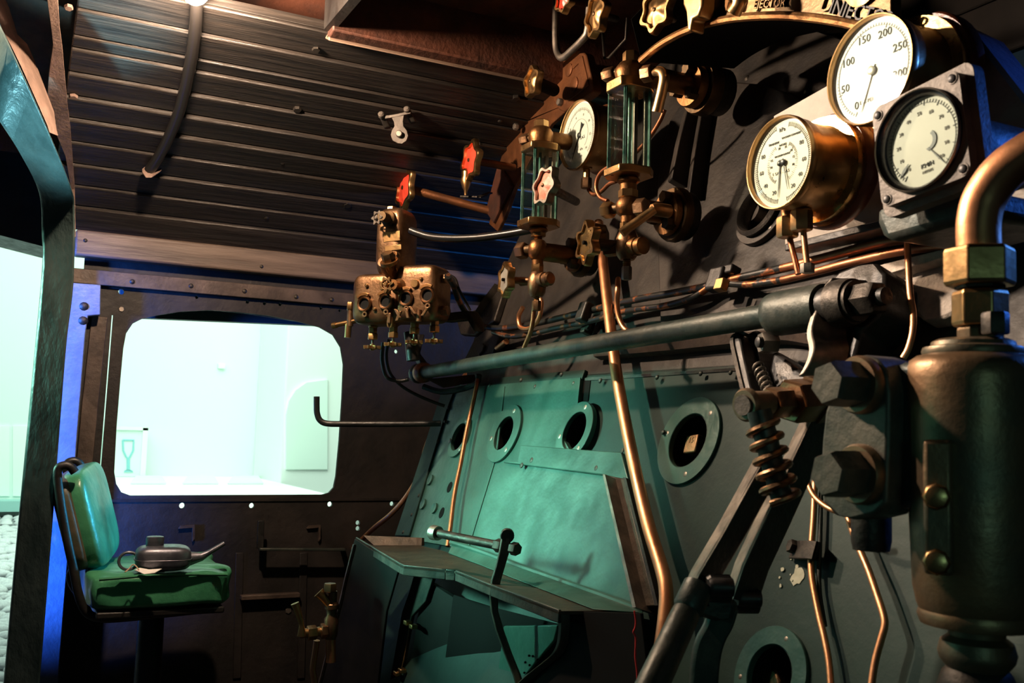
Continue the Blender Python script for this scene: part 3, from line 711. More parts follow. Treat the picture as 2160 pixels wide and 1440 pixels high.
# panels that hang below the shelf round the fire door
pn = thing('fire_door_surround', ZP(900, 1300, zs - .2), 'dark steel panels hanging below the shelf around the fire door', 'fire door')
def hang(pts, dd, th, name, m, parent=pn, bevel=.002):
    P = [D(x, y, dd) if not isinstance(dd, list) else D(x, y, dd[i]) for i, (x, y) in enumerate(pts)]
    n = (P[1] - P[0]).cross(P[2] - P[0]).normalized()
    if n.dot(FW) < 0: n = -n
    return MB().slab([P], n * th).build(name, m, parent, bevel=bevel)
def HX(x, y, a, b, da, db):                          # depth interpolated between two columns a, b
    return da + (db - da) * (x - a) / (b - a)
def HQ(pts, da, db, th, name, m, a=720, b=1180):
    return hang(pts, [HX(x, y, a, b, da, db) for x, y in pts], th, name, m)
HQ([(748, 1136), (842, 1196), (815, 1290), (795, 1460), (668, 1460), (705, 1330), (725, 1220)], 2.50, 1.74, .006, 'left_panel', 'door_black')
MB().strip([D(x, y, HX(x, y, 720, 1180, 2.49, 1.73)) for x, y in [(745, 1148), (728, 1215), (718, 1260), (700, 1330), (672, 1440)]], V((.0035, 0, 0)), (0, .01, 0)).build('lit_panel_edge', 'steel_worn', pn)  # pale strip painted where light catches the edge of the panel
HQ([(872, 1214), (914, 1216), (898, 1268), (868, 1300), (838, 1460), (818, 1460), (848, 1290), (858, 1262)], 2.58, 1.84, .01, 'hinge_strip', 'iron_green')
for (x, y) in [(860, 1313), (872, 1321), (838, 1420), (848, 1414)]:
    c = D(x, y, HX(x, y, 720, 1180, 2.56, 1.82)); MB().box(c, XH, YH, ZH, .010, .008, .005).build('hinge_clip', 'brass', pn, bevel=.002)
HQ([(893, 1236), (910, 1230), (966, 1266), (950, 1440), (944, 1460), (858, 1460), (880, 1300)], 2.60, 1.86, .012, 'door_leaf', 'door_black')
HQ([(955, 1258), (1040, 1285), (1180, 1322), (1180, 1335), (1062, 1335), (1040, 1700), (900, 1700)], 2.58, 1.83, .006, 'shade_sheet', 'hole_dark')  # added black sheet standing in for the deep shade below the shelf
MB().strip([D(x, y, HX(x, y, 720, 1180, 2.62, 1.88)) for x, y in [(965, 1270), (958, 1360), (945, 1460)]], V((.008, 0, 0)), (0, .02, 0)).build('door_edge', 'iron_green', pn)
HQ([(1062, 1320), (1175, 1318), (1168, 1350), (1130, 1395), (1080, 1460), (1045, 1460)], 2.56, 1.80, .008, 'perforated_panel', 'jacket_green')
for (x, y) in [(1116, 1382), (1124, 1383), (1134, 1390), (1108, 1396), (1117, 1402), (1130, 1410), (1106, 1418), (1118, 1424)]:
    c = D(x, y, HX(x, y, 720, 1180, 2.555, 1.795)); MB().lathe(c, -FW, [(.0022, 0), (.0022, .002)], 8).build('panel_hole', 'hole_dark', pn)
e = cr([D(x, y, HX(x, y, 720, 1180, 2.44, 1.68)) for x, y in [(1180, 1292), (1180, 1330), (1176, 1358), (1166, 1378), (1146, 1396), (1118, 1418), (1082, 1450), (1060, 1475)]], 5)
MB().strip(e, V((.005, 0, .002)), (.03, .10, 0)).build('bent_flange', 'flange_iron', pn, bevel=.002)
HQ([(1185, 1288), (1350, 1293), (1372, 1460), (1100, 1460), (1150, 1402), (1175, 1375)], 2.48, 1.72, .006, 'right_panel', 'hole_dark')
# red thread hanging from the shelf end
th = MB().tube(cr([D(x, y, 1.42) for x, y in [(1338, 1288), (1341, 1308), (1340, 1322), (1336, 1333), (1341, 1346), (1340, 1385), (1344, 1420), (1343, 1470)]], 5), .0013, 6).build('thread', 'thread_red')
tag(th, 'thin red thread hanging from the right end of the shelf', 'thread')
# damper lever with its cross rod
lv = thing('damper_lever', D(1060, 1150, 1.9), 'flat dark lever bar standing in front of the shelf with a cross rod', 'lever')
pts = [(1068, 1132, 13), (1063, 1165, 14), (1055, 1195, 13), (1046, 1225, 13), (1041, 1255, 12), (1043, 1290, 10), (1054, 1330, 11), (1072, 1380, 11), (1090, 1425, 11), (1102, 1465, 11)]
P = [D(x, y, 1.88) for x, y, w_ in pts]
wl_ = [V((RT.x, RT.y, 0)).normalized() * S(w_, p) * .8 for (x, y, w_), p in zip(pts, P)]
b = MB().strip(P, wl_, FW * .010); b.build('lever_bar', 'flange_iron', lv, bevel=.003)
c = D(1070, 1130, 1.88); b = MB().lathe(c, FW, [(S(15, c), 0), (S(15, c), .012)], 20); b.build('lever_eye', 'iron_green', lv, bevel=.002)
A, B = D(921, 1124, 2.06), D(1080, 1156, 1.885)
MB().rod(A, B, S(9, A)).build('cross_rod', 'iron', lv)
MB().lathe(A, (A - B), [(S(15, A), -.006), (S(16, A), .012), (S(13, A), .014)], 18).build('rod_head', 'steel_worn', lv)
MB().hexa(B - (B - A).normalized() * .045, (B - A), S(15, B), .02).build('nut', 'iron', lv)
MB().hexa(B, (B - A), S(14, B), .016).build('nut', 'iron', lv)
# ================================================================== INSTRUMENTS
NF = V((0, -1, 0))
def polar(c, ang, r, u=XH, v=ZH): return c + u * (math.sin(R(ang)) * r) + v * (math.cos(R(ang)) * r)
def marks(c, r0, r1, a0, a1, n, wd, u=XH, v=ZH, n_=NF, every=5, longer=1.0, mb=None):
    b = mb or MB()
    for i in range(n + 1):
        a = a0 + (a1 - a0) * i / n; rr1 = r1; rr0 = r0 - ((r1 - r0) * longer if i % every == 0 else 0)
        d = u * math.sin(R(a)) + v * math.cos(R(a)); t = n_.cross(d) * (wd * (1.5 if i % every == 0 else 1))
        p, q = c + d * rr0, c + d * rr1
        b.add([p - t, p + t, q + t, q - t, p - t + n_ * .0004, p + t + n_ * .0004, q + t + n_ * .0004, q - t + n_ * .0004],
              [(0, 1, 2, 3), (4, 5, 6, 7), (0, 1, 5, 4), (1, 2, 6, 5), (2, 3, 7, 6), (3, 0, 4, 7)])
    return b
def arcline(b, c, r, a0, a1, wd, u=XH, v=ZH, n_=NF, seg=40):
    pts = [polar(c, a0 + (a1 - a0) * i / seg, r, u, v) for i in range(seg + 1)]
    ww = [(p - c).normalized() * wd for p in pts]
    return b.strip(pts, ww, n_ * .0004)
def gauge(px, py, y, hpx, label, dial, dep=.06, flange=1.0, rim='brass', case='brass', wood=False, back=None):
    c = YP(px, py, y); r = S(hpx / 2, c)
    g = thing('pressure_gauge', c + YH * dep, label, 'gauge', None)
    MB().lathe(c, YH, [(r * .985, .004), (r * .97, .02), (r * .93, .028), (r * .93, dep - .012), (r * .95, dep - .006), (r * .95, dep)], 48).build('case', case, g)
    MB().lathe(c, NF, [(r * .985, -.006), (r, -.002), (r, .003), (r * .985, .006), (r * .965, .0055), (r * .95, .002), (r * .945, -.004)], 56, cap=False).build('rim', rim, g)
    if flange > 1:
        MB().lathe(c + YH * dep, YH, [(r * .9, -.006), (r * flange, -.005), (r * flange, .006), (r * .9, .008)], 48).build('mounting_flange', 'brass_bright', g)
        u, v, n = basis(NF)
        for a in (118, 238, 358):
            stud(polar(c + YH * (dep - .004), a, r * (flange + .95) / 2), NF, .0045, g, 'screw', 'screw', 'iron')
    if wood:
        MB().lathe(c + YH * (dep + .006), YH, [(r * .8, 0), (r * flange * 1.06, 0), (r * flange * 1.10, .006), (r * flange * 1.10, .02), (r * flange * 1.02, .028), (r * .8, .028)], 48).build('backing_ring', 'wood_ring', g)
    MB().lathe(c, NF, [(r * .95, -.006), (r * .95, -.003)], 48).build('dial', dial, g)
    cd = c + NF * -.0028
    MB().lathe(c, NF, [(r * .915, .0015), (r * .915, .0025)], 40).build('glass_cover', 'clear_glass', g)
    return g, cd, r
def needle(g, c, r, ang, L, tail, wd, m='needle_black', hub=.05, z=.0008, shape='plain'):
    c = c + NF * z; d = XH * math.sin(R(ang)) + ZH * math.cos(R(ang)); t = NF.cross(d)
    if shape == 'spade':
        pts = [c - d * r * tail - t * r * wd * 2.6, c - d * r * tail * .85 + t * 0 - d * r * .03, c - d * r * tail + t * r * wd * 2.6, c - d * r * .2 + t * r * wd * .8, c + d * r * L * .5 + t * r * wd * .7, c + d * r * L, c + d * r * L * .5 - t * r * wd * .7, c - d * r * .2 - t * r * wd * .8]
    else:
        pts = [c - d * r * tail - t * r * wd, c - d * r * tail + t * r * wd, c + d * r * L * .7 + t * r * wd * .7, c + d * r * L, c + d * r * L * .7 - t * r * wd * .7]
    o = MB().slab([pts], NF * .0008).build('needle', m, g, smooth=0)
    MB().lathe(c, NF, [(r * hub, 0), (r * hub, .002), (r * hub * .6, .003)], 14).build('hub', m, o)
def num(g, c, r, s, ang, rr, size, m='print_black', sx=1.0): text(s, r * size, polar(c, ang, r * rr), XH, ZH, m, g, 'numeral', .0005, sx=sx)

# mounting panel of the right-hand instruments
pnl = thing('instrument_panel', YP(1850, 420, 1.14), 'pale painted steel panel behind the three large dials on the right', 'panel')
pp_ = [(1632, 245), (1740, 184), (1880, 60), (1975, 60), (2062, 80), (2260, 330), (2260, 420), (2010, 452), (1850, 470), (1700, 505), (1656, 520), (1652, 440), (1630, 300)]
MB().slab([[YP(x, y, 1.115) for x, y in pp_]], (0, .01, 0)).build('panel_plate', 'plate_grey', pnl, bevel=.002)
MB().strip([YP(1655, 522, 1.105), YP(1852, 473, 1.105), YP(2010, 452, 1.105), YP(2200, 425, 1.105)], V((0, 0, .006)), (0, .05, 0)).build('panel_flange', 'black_paint', pnl, bevel=.002)
MB().strip([YP(1980, 40, 1.09), YP(2058, 78, 1.09), YP(2180, 235, 1.09), YP(2280, 380, 1.09)], V((.003, 0, .002)), (0, .05, 0)).build('lit_panel_edge', 'blue_lit_steel', pnl)  # strip coloured for the blue light along the panel's right edge
MB().tube([YP(1775, 440, 1.08), YP(1775, 440, 1.16)], .009, 10).build('standoff', 'iron', pnl)
MB().tube([YP(1960, 300, 1.02), YP(1960, 300, 1.13)], .02, 10).build('standoff', 'iron', pnl)

# large boiler gauge
g, c, r = gauge(1837, 148, .98, 236, 'largest round gauge, white dial in a brass case, partly behind the square speedometer', 'white_dial', dep=.075, flange=1.16, wood=True)
b = marks(c, r * .80, r * .84, -152, 112, 60, r * .003, every=10, longer=1.2); arcline(b, c, r * .80, -152, 112, r * .003)
o = b.build('scale_marks', 'print_faded', g, smooth=0)
for i, s in enumerate(['0', '50', '100', '150', '200', '250', '300']): num(g, c, r, s, -146 + 43 * i, .66, .21)
text('S.A.S.', r * .11, c - ZH * r * .36 + XH * r * .12, XH, ZH, 'print_faded', g)
text('LBS PER SQ. INCH', r * .10, c - ZH * r * .52 + XH * r * .1, XH, ZH, 'print_faded', g)
needle(g, c, r, -159, .74, .12, .025, 'pale_disc', .085)
# duplex vacuum gauge
g, c, r = gauge(1647, 343, .95, 200, 'cream-faced round brass gauge with two needles, over a pair of brass nuts', 'cream_dial', dep=.075, flange=1.14, wood=True)
b = marks(c, r * .78, r * .86, -170, -14, 50, r * .0035, every=5, longer=.3); marks(c, r * .78, r * .86, 170, 14, 50, r * .0035, every=5, longer=.3, mb=b)
marks(c, r * .40, r * .46, -150, -30, 24, r * .003, every=4, longer=.4, mb=b); marks(c, r * .40, r * .46, 150, 30, 24, r * .003, every=4, longer=.4, mb=b)
arcline(b, c, r * .78, -170, -14, r * .004); arcline(b, c, r * .78, 170, 14, r * .004)
b.build('scale_marks', 'print_black', g, smooth=0)
for s, a in [('20', -158), ('40', -128), ('60', -98), ('80', -66), ('20', 150), ('40', 124), ('60', 96), ('80', 62)]: num(g, c, r, s, a, .645, .13)
for s, a in [('5', -125), ('10', -95), ('15', -70), ('30', -16), ('25', 18), ('20', 52), ('15', 80), ('10', 108)]: num(g, c, r, s, a, .34, .075)
text('kPa', r * .13, c + ZH * r * .72, XH, ZH, 'print_black', g)
text('TRAINPIPE', r * .07, c + ZH * r * .47 - XH * r * .26, XH, ZH, 'print_black', g)
text('VACUUM CHAMBER', r * .062, c + ZH * r * .53 + XH * r * .26, XH, ZH, 'print_black', g)
text('INCHES', r * .065, c + ZH * r * .39 + XH * r * .02, XH, ZH, 'print_black', g)
text('VACUUM GAUGE', r * .06, c + ZH * r * .17, XH, ZH, 'print_black', g)
text('S.A.R - S.A.S', r * .085, c - ZH * r * .20, XH, ZH, 'print_black', g)
needle(g, c - XH * r * .06, r, -176, .72, .08, .018, 'needle_black', .06); needle(g, c + XH * r * .06, r, 168, .62, .08, .018, 'needle_black', .065, .0016)
for (x, y) in [(1661, 478), (1691, 463)]:
    q = YP(x, y, .99); MB().hexa(q - ZH * .016, ZH, .0155, .03).build('union_nut', 'brass', g)
    MB().rod(q + ZH * .01, q + ZH * .045, .009).build('union_stem', 'bronze', g)
# steam heat gauge between the water gauges
g, c, r = gauge(1220, 285, 1.12, 150, 'small brass gauge with white dial and black needle between the two water gauges', 'white_dial', dep=.075)
b = marks(c, r * .72, r * .78, -140, 140, 70, r * .004, every=5, longer=.6); arcline(b, c, r * .72, -140, 140, r * .004); arcline(b, c, r * .46, -140, 140, r * .004)
b.build('scale_marks', 'print_faded', g, smooth=0)
for i in range(8): num(g, c, r, str(i * 2), -140 + 40 * i, .58, .10, 'print_faded')
text('S.A.S.', r * .12, c + XH * r * .18 - ZH * r * .1, XH, ZH, 'print_black', g)
text('kPa', r * .10, c - ZH * r * .42 + XH * r * .12, XH, ZH, 'print_faded', g)
text('100', r * .10, c - ZH * r * .62 + XH * r * .1, XH, ZH, 'print_faded', g)
needle(g, c, r, -150, .80, .36, .035, 'needle_black', .075, shape='spade')
MB().lathe(c + YH * .05, YH, [(r * .9, 0), (r * 1.0, .01), (r * 1.0, .05), (r * .8, .06)], 36).build('back_boss', 'copper_dull', g)
q = YP(1237, 377, 1.14); MB().hexa(q - ZH * .022, ZH, .0125, .024).build('union_nut', 'bronze_body', g); MB().lathe(q, ZH, [(.008, 0), (.008, .02), (.013, .022), (.013, .032)], 8).build('union_stem', 'brass', g)
# square speed indicator
cs_ = YP(1938, 297, .86); r = S(112, cs_) ; sp = thing('speed_indicator', cs_ + YH * .1, 'square grey speedometer with a round pale dial, rightmost of the instruments', 'gauge')
ro = R(-7); su = XH * math.cos(ro) - ZH * math.sin(ro); sv = ZH * math.cos(ro) + XH * math.sin(ro)
def sq(h, rad, c, n=6):
    pts = []
    for (sx, sy, a0) in ((1, 1, 0), (-1, 1, 90), (-1, -1, 180), (1, -1, 270)):
        for k in range(n + 1):
            a = R(a0 + 90 * k / n); pts.append(c + su * (sx * (h - rad) + rad * math.cos(a)) + sv * (sy * (h - rad) + rad * math.sin(a)))
    return pts
MB().slab([sq(r * 1.17, r * .22, cs_ + YH * .012)], (0, .016, 0)).build('back_plate', 'alu_face', sp, bevel=.003)
MB().slab([sq(r * 1.02, r * .2, cs_), circ(cs_, NF, r * .88, 40)[::-1]], (0, .012, 0)).build('face_plate', 'alu_face', sp, bevel=.0025)
MB().lathe(cs_, NF, [(r * .97, 0), (r * .985, .003), (r * .96, .0055), (r * .90, .003), (r * .86, -.004), (r * .85, -.008)], 56, cap=False).build('bezel', 'bezel_metal', sp)
MB().lathe(cs_, NF, [(r * .97, .003), (r * .985, .005), (r * .96, .0068), (r * .95, .005)], 56, cap=False).build('bezel_edge', 'steel_worn', sp)
MB().lathe(cs_, NF, [(r * .87, -.009), (r * .87, -.006)], 48).build('dial', 'ivory_dial', sp)
cd = cs_ + NF * -.0058
b = marks(cd, r * .74, r * .80, -142, 142, 56, r * .0035, su, sv, every=5, longer=.8); arcline(b, cd, r * .74, -142, 142, r * .003, su, sv); b.build('scale_marks', 'print_black', sp, smooth=0)
for i in range(11): text(str(i * 10), r * .105, polar(cd, -140 + 28 * i, r * .56, su, sv), su, sv, 'print_faded', sp, 'numeral', .0005)
text('KM/H', r * .12, cd - sv * r * .48 + su * r * .05, su, sv, 'print_black', sp); text('METERS', r * .07, cd - sv * r * .6 + su * r * .04, su, sv, 'print_faded', sp)
pts = [polar(cd + su * r * .12 - sv * r * .02, a, r * (.20 - .00 * a), su, sv) for a in range(40, 190, 12)] + [polar(cd + su * r * .09 - sv * r * .02, a, r * .15, su, sv) for a in range(188, 40, -12)]
MB().slab([pts], NF * .0008).build('needle', 'needle_black', sp, smooth=0)
q0 = cd + NF * .0008
for a_0, r0_, r1_, wd in ((-132, .48, .78, .035), (143, .2, .8, .014)):
    d = su * math.sin(R(a_0)) + sv * math.cos(R(a_0)); t = NF.cross(d) * r * wd
    MB().slab([[q0 + d * r * r0_ - t * .2, q0 + d * r * r0_ + t * .2, q0 + d * r * (r0_ + r1_) / 2 + t, q0 + d * r * r1_, q0 + d * r * (r0_ + r1_) / 2 - t]], NF * .0006).build('needle', 'needle_black', sp, smooth=0)
MB().lathe(cs_, NF, [(r * .88, .0005), (r * .88, .0015)], 40).build('glass_cover', 'clear_glass', sp)
for sx, sy in ((-1, 1), (1, 1), (1, -1), (-1, -1)):
    p = cs_ + su * r * .87 * sx + sv * r * .87 * sy
    MB().lathe(p, NF, [(r * .075, -.002), (r * .08, .002), (r * .05, .003)], 16).build('screw', 'black_paint', sp)
    MB().lathe(p, NF, [(r * .11, 0), (r * .11, .001)], 18).build('washer', 'alu_face', sp)
MB().slab([sq(r * 1.08, r * .2, cs_ + YH * .028)], (0, .006, 0)).build('housing', 'blue_lit_steel', sp, bevel=.003)
MB().lathe(cs_ + YH * .05 + XH * r * .1, YH, [(r * .62, 0), (r * .62, .10), (r * .5, .11)], 32).build('drive_drum', 'iron_green', sp)
# box bracket under the speed indicator
A = YP(1850, 500, 1.05); bk = thing('indicator_bracket', A, 'dark rounded steel bracket under the square speedometer', 'bracket')
prf = [(1846, 440), (1846, 470), (1856, 495), (1875, 510), (2075, 455), (2075, 395), (1900, 432)]
MB().slab([[YP(x, y, .905) for x, y in prf]], (0, .15, 0)).build('bracket_body', 'iron_green', bk, bevel=.012, seg=3)

# ================================================================== WATER GAUGES
def stackz(X, Y, items, root, hintm='bronze'):
    for it in items:
        kind, y0, y1, hw = it[:4]; nm = it[4]; m = it[5] if len(it) > 5 else hintm
        z1, z0_ = zat(X, Y, y0), zat(X, Y, y1); p = V((X, Y, z0_)); r = S(hw, V((X, Y, (z0_ + z1) / 2))); h = z1 - z0_
        b = MB()
        if kind == 'hex': b.hexa(p, ZH, r, h, .35)
        elif kind == 'cyl': b.lathe(p, ZH, [(r, 0), (r, h)], 20)
        elif kind == 'taper': b.lathe(p, ZH, [(r * .7, 0), (r, h * .4), (r, h * .7), (r * .8, h)], 20)
        elif kind == 'body': b.lathe(p, ZH, [(r * .62, 0), (r * .9, h * .15), (r, h * .45), (r * .96, h * .7), (r * .7, h * .95), (r * .5, h)], 22)
        elif kind == 'thread': b.lathe(p, ZH, [(r * (1 if i % 2 else .85), h * i / 9) for i in range(10)], 16)
        elif kind == 'plate':
            k = r; c_ = k * .45
            pts = [(-k, -k + c_), (-k + c_, -k), (k - c_ * .6, -k), (k, -k + c_), (k, k - c_), (k - c_, k), (-k + c_, k), (-k, k - c_)]
            b.slab([[p + V((x, y, 0)) for x, y in pts]], (0, 0, h))
        o = b.build(nm, m, root, bevel=.002 if kind == 'plate' else 0)
def water_gauge(px, pyr, Y, items, glass, ghw, label, levers):
    p0 = YP(px, pyr, Y); X = p0.x; root = thing('water_gauge', V((X, Y, zat(X, Y, glass[1]))), label, 'water gauge')
    stackz(X, Y, items, root)
    zt_, zb_ = zat(X, Y, glass[0]), zat(X, Y, glass[1]); r = S(ghw, p0) * .80; th = .007
    for nm, a, bq in (('front', V((-r, -r, 0)), V((r, -r, 0))), ('left', V((-r, r, 0)), V((-r, -r, 0))), ('right', V((r, -r, 0)), V((r, r, 0)))):
        A = V((X, Y, zb_)) + a; B = V((X, Y, zb_)) + bq; d = (B - A).normalized(); n = V((d.y, -d.x, 0))
        A2, B2 = A + d * .004, B - d * .004
        o = MB().slab([[A2, B2, B2 + ZH * (zt_ - zb_), A2 + ZH * (zt_ - zb_)]], n * -th).build('glass_pane', 'clear_glass', root)
        for q in (A2, B2):
            MB().slab([[q - d * .0016, q + d * .0016, q + d * .0016 + ZH * (zt_ - zb_), q - d * .0016 + ZH * (zt_ - zb_)]], n * -th).build('pane_edge', 'glass_edge', o)
    MB().rod((X, Y, zb_), (X, Y, zt_), .0085, seg=20).build('gauge_tube', 'clear_glass', root)
    MB().rod((X, Y, zb_), (X, Y, zt_), .0035, seg=10).build('tube_core', 'glass_edge', root)
    for s in (-1, 1):
        q = V((X + s * r * .55, Y + r * .8, zb_)); MB().box(q + ZH * (zt_ - zb_) / 2, XH, YH, ZH, .003, .004, (zt_ - zb_) / 2).build('clamp_rod', 'steel_worn', root)
    return root, X
itR = [('hex', 110, 136, 17, 'top_nut', 'brass'), ('body', 132, 176, 33, 'top_head', 'bronze'), ('plate', 175, 196, 44, 'top_plate', 'brass'), ('plate', 358, 374, 46, 'bottom_plate', 'brass'),
       ('taper', 374, 390, 24, 'gland', 'bronze'), ('cyl', 388, 404, 18, 'gland', 'bronze'), ('hex', 400, 418, 21, 'gland_nut', 'brass'), ('body', 416, 456, 26, 'bottom_cock', 'bronze'),
       ('cyl', 452, 470, 15, 'neck', 'bronze'), ('hex', 468, 488, 16, 'neck_nut', 'brass'), ('body', 484, 548, 25, 'drain_valve', 'bronze_body'), ('thread', 546, 562, 9, 'spigot', 'bronze'), ('hex', 562, 590, 11, 'union_nut', 'steel_worn')]
WR, XR = water_gauge(1327, 300, 1.05, itR, (192, 360), 43, 'taller water gauge with glass panes and two brass lever handles', True)
itL = [('hex', 254, 271, 16, 'top_nut', 'brass'), ('body', 268, 308, 27, 'top_head', 'bronze'), ('plate', 308, 322, 37, 'top_plate', 'brass'), ('plate', 466, 480, 40, 'bottom_plate', 'brass'),
       ('taper', 480, 492, 20, 'gland', 'bronze'), ('hex', 486, 500, 16, 'gland_nut', 'brass'), ('thread', 498, 510, 9, 'neck', 'bronze'), ('body', 506, 548, 21, 'bottom_cock', 'bronze'),
       ('cyl', 546, 558, 12, 'neck', 'bronze'), ('hex', 556, 576, 13, 'neck_nut', 'brass'), ('body', 572, 626, 20, 'drain_valve', 'bronze_body'), ('thread', 622, 636, 7, 'spigot', 'bronze'), ('hex', 634, 655, 10, 'union_nut', 'bronze_body')]
WL, XL = water_gauge(1138, 400, 1.05, itL, (320, 468), 37, 'left water gauge with blue-green glass panes, behind the worn red handwheel', False)
def arm(root, X, Y, py, hw, L, name='cock_arm', m='bronze'):
    p = V((X, Y, zat(X, Y, py))); r = S(hw, p); MB().lathe(p, YH, [(r * .8, 0), (r, .01), (r, L * .6), (r * .75, L)], 16).build(name, m, root); return p, r
def sidehex(root, X, Y, py, hw, dx, L, m='bronze_body', name='side_plug'):
    p = V((X, Y, zat(X, Y, py))); r = S(hw, p)
    MB().lathe(p, dx, [(r * .6, 0), (r * .6, L * .7)], 12).build('plug_neck', 'bronze_dark', root); MB().hexa(p + V(dx).normalized() * L * .6, dx, r, L * .4, .2).build(name, m, root)
LX = V((-1, -.35, 0)).normalized()
sidehex(WR, XR, 1.05, 144, 15, LX, .065); sidehex(WR, XR, 1.05, 436, 18, LX, .06, 'brass')
sidehex(WL, XL, 1.05, 286, 12, LX, .06); sidehex(WL, XL, 1.05, 524, 18, LX, .06)
def flange_set(root, X, py, hw, Yb, label=None):
    p, r = arm(root, X, 1.05, py, hw * .5, Yb - 1.05)
    z = p.z
    for k, (rr, y0, y1, m) in enumerate([(1.0, .62, .70, 'bronze'), (1.25, .72, .84, 'bronze_dark'), (1.1, .84, 1.0, 'iron')]):
        a = V((X, 1.05 + (Yb - 1.05) * y0, z)); MB().lathe(a, YH, [(hw_(hw) * rr * .95, 0), (hw_(hw) * rr, .006), (hw_(hw) * rr, (Yb - 1.05) * (y1 - y0))], 26).build('flange', m, root)
    for a in (20, 140, 260):
        q = V((X, 1.05 + (Yb - 1.05) * .60, z)) + XH * math.sin(R(a)) * hw_(hw) * .72 + ZH * math.cos(R(a)) * hw_(hw) * .72
        MB().hexa(q - YH * .012, YH, .013, .022, .4).build('flange_nut', 'bronze_dark', root)
def hw_(h): return h * .00095
flange_set(WR, XR, 152, 46, 1.275); flange_set(WR, XR, 438, 46, 1.19); flange_set(WL, XL, 530, 40, 1.19)
a_L = arm(WL, XL, 1.05, 290, 17, .14)
# cock handles of the right gauge
hp = [YP(x, y, 1.0) for x, y in [(1380, 154), (1390, 150), (1398, 154), (1401, 166), (1397, 190), (1391, 215), (1386, 236)]]
MB().tube(cr(hp, 4), [.006, .009, .0095, .0095, .0095, .0095, .010], 12).build('cock_handle', 'brass', WR)
MB().hexa(YP(1376, 153, 1.02), (-1, -.5, 0), .016, .02).build('cock_nut', 'bronze_body', WR)
MB().rod(YP(1380, 442, .99), YP(1311, 491, .94), .0075, .0085).build('cock_handle', 'brass', WR)
MB().hexa(YP(1364, 436, 1.02), (-1, -.4, 0), .017, .022).build('cock_nut', 'bronze_body', WR)
MB().lathe(YP(1382, 441, 1.0), NF, [(.012, -.03), (.012, .0), (.008, .008)], 14).build('cock_spindle', 'bronze', WR)
# drain outlets
p = V((XR, 1.05, zat(XR, 1.05, 524))); MB().lathe(p, (1, .15, 0), [(.017, 0), (.018, .03), (.016, .032), (.017, .045), (.012, .048)], 16).build('outlet', 'bronze', WR)
MB().hexa(p + LX * .022, LX, .012, .03).build('valve_bonnet', 'bronze_dark', WR)
p = V((XL, 1.05, zat(XL, 1.05, 592))); MB().lathe(p, (1, .15, 0), [(.016, 0), (.017, .03), (.014, .032), (.016, .045), (.012, .05)], 16).build('outlet', 'bronze_body', WL)
MB().rod(p, p + LX * .05, .008).build('valve_bonnet', 'bronze', WL)
# ================================================================== HANDWHEELS
def wheel_loop(c, u, v, r, lobes, amp, seg, ph, rx=1.0):
    pts = []
    for i in range(seg):
        t = 2 * math.pi * i / seg; k = r * (1 - amp * .5 + amp * (abs(math.cos(lobes * (t - ph) / 2)) ** 3.0) - amp * .3 * (1 - abs(math.cos(lobes * (t - ph) / 2))))
        pts.append(c + u * (math.cos(t) * k * rx) + v * (math.sin(t) * k))
    return pts
def handwheel(px, py, Y, hpx, label, rim='brass', face='red_paint', n=None, stem=None, lobes=6, ph=.3, stem_r=.008, stem_m='rust_plate', group=None, amp=.2, dish=True):
    c = YP(px, py, Y); n = V(n or (0, -1, 0)).normalized(); u, v, _ = basis(n); r = S(hpx / 2, c); seg = lobes * 12
    h = thing('handwheel', c, label, 'handwheel', group)
    A = wheel_loop(c, u, v, r, lobes, amp, seg, ph); B = wheel_loop(c, u, v, r * .80, lobes, amp * .8, seg, ph)
    MB_ = MB(); up = n * .006; dn = -n * .010
    vs = [p + dn for p in A] + [p + up * .4 for p in A] + [c + (p - c) * .95 + up for p in A] + [p + up for p in B] + [p - n * .004 for p in B] + [p + dn for p in B]
    fs = []
    for j in range(5):
        for i in range(seg): i2 = (i + 1) % seg; fs.append((j * seg + i, j * seg + i2, (j + 1) * seg + i2, (j + 1) * seg + i))
    for i in range(seg): i2 = (i + 1) % seg; fs.append((5 * seg + i, 5 * seg + i2, i2, i))
    MB_.add(vs, fs).build('rim', rim, h, smooth=50)
    B2 = wheel_loop(c, u, v, r * .81, lobes, amp * .8, seg, ph); vs = []; fs = []
    lev = [(1.0, -.002), (.8, -.0005), (.5, .004), (.2, .006)] if dish else [(1.0, .001), (.8, .002), (.5, .002), (.2, .002)]
    for k, hh in lev: vs += [c + (p - c) * k + n * hh for p in B2]
    vs.append(c + n * lev[-1][1]); ci = len(vs) - 1
    for j in range(3):
        for i in range(seg): i2 = (i + 1) % seg; fs.append((j * seg + i, j * seg + i2, (j + 1) * seg + i2, (j + 1) * seg + i))
    for i in range(seg): fs.append((3 * seg + i, 3 * seg + (i + 1) % seg, ci))
    k0 = len(vs); vs += [p - n * .008 for p in B2]
    for i in range(seg): i2 = (i + 1) % seg; fs.append((i, i2, k0 + i2, k0 + i))
    fs.append(tuple(range(k0, k0 + seg)))
    MB().add(vs, fs).build('face', face, h, smooth=60)
    MB().lathe(c, n, [(r * .10, .002), (r * .10, .008), (r * .06, .009)], 12).build('hub_nut', 'bronze_dark' if dish else 'hole_dark', h)
    if stem is not None:
        MB().rod(c - n * .006, V(stem), stem_r).build('stem', stem_m, h)
    return h, c
handwheel(853, 396, 1.02, 92, 'red handwheel with pointed brass rim above the bronze lubricator', stem=YP(1042, 447, 1.27), stem_r=.0125, ph=.5)
q = YP(857, 360, 1.02)
handwheel(993, 338, 1.10, 84, 'brighter red handwheel with brass rim on a short rod, upper middle', stem=YP(1085, 354, 1.24), stem_r=.011, ph=.15)
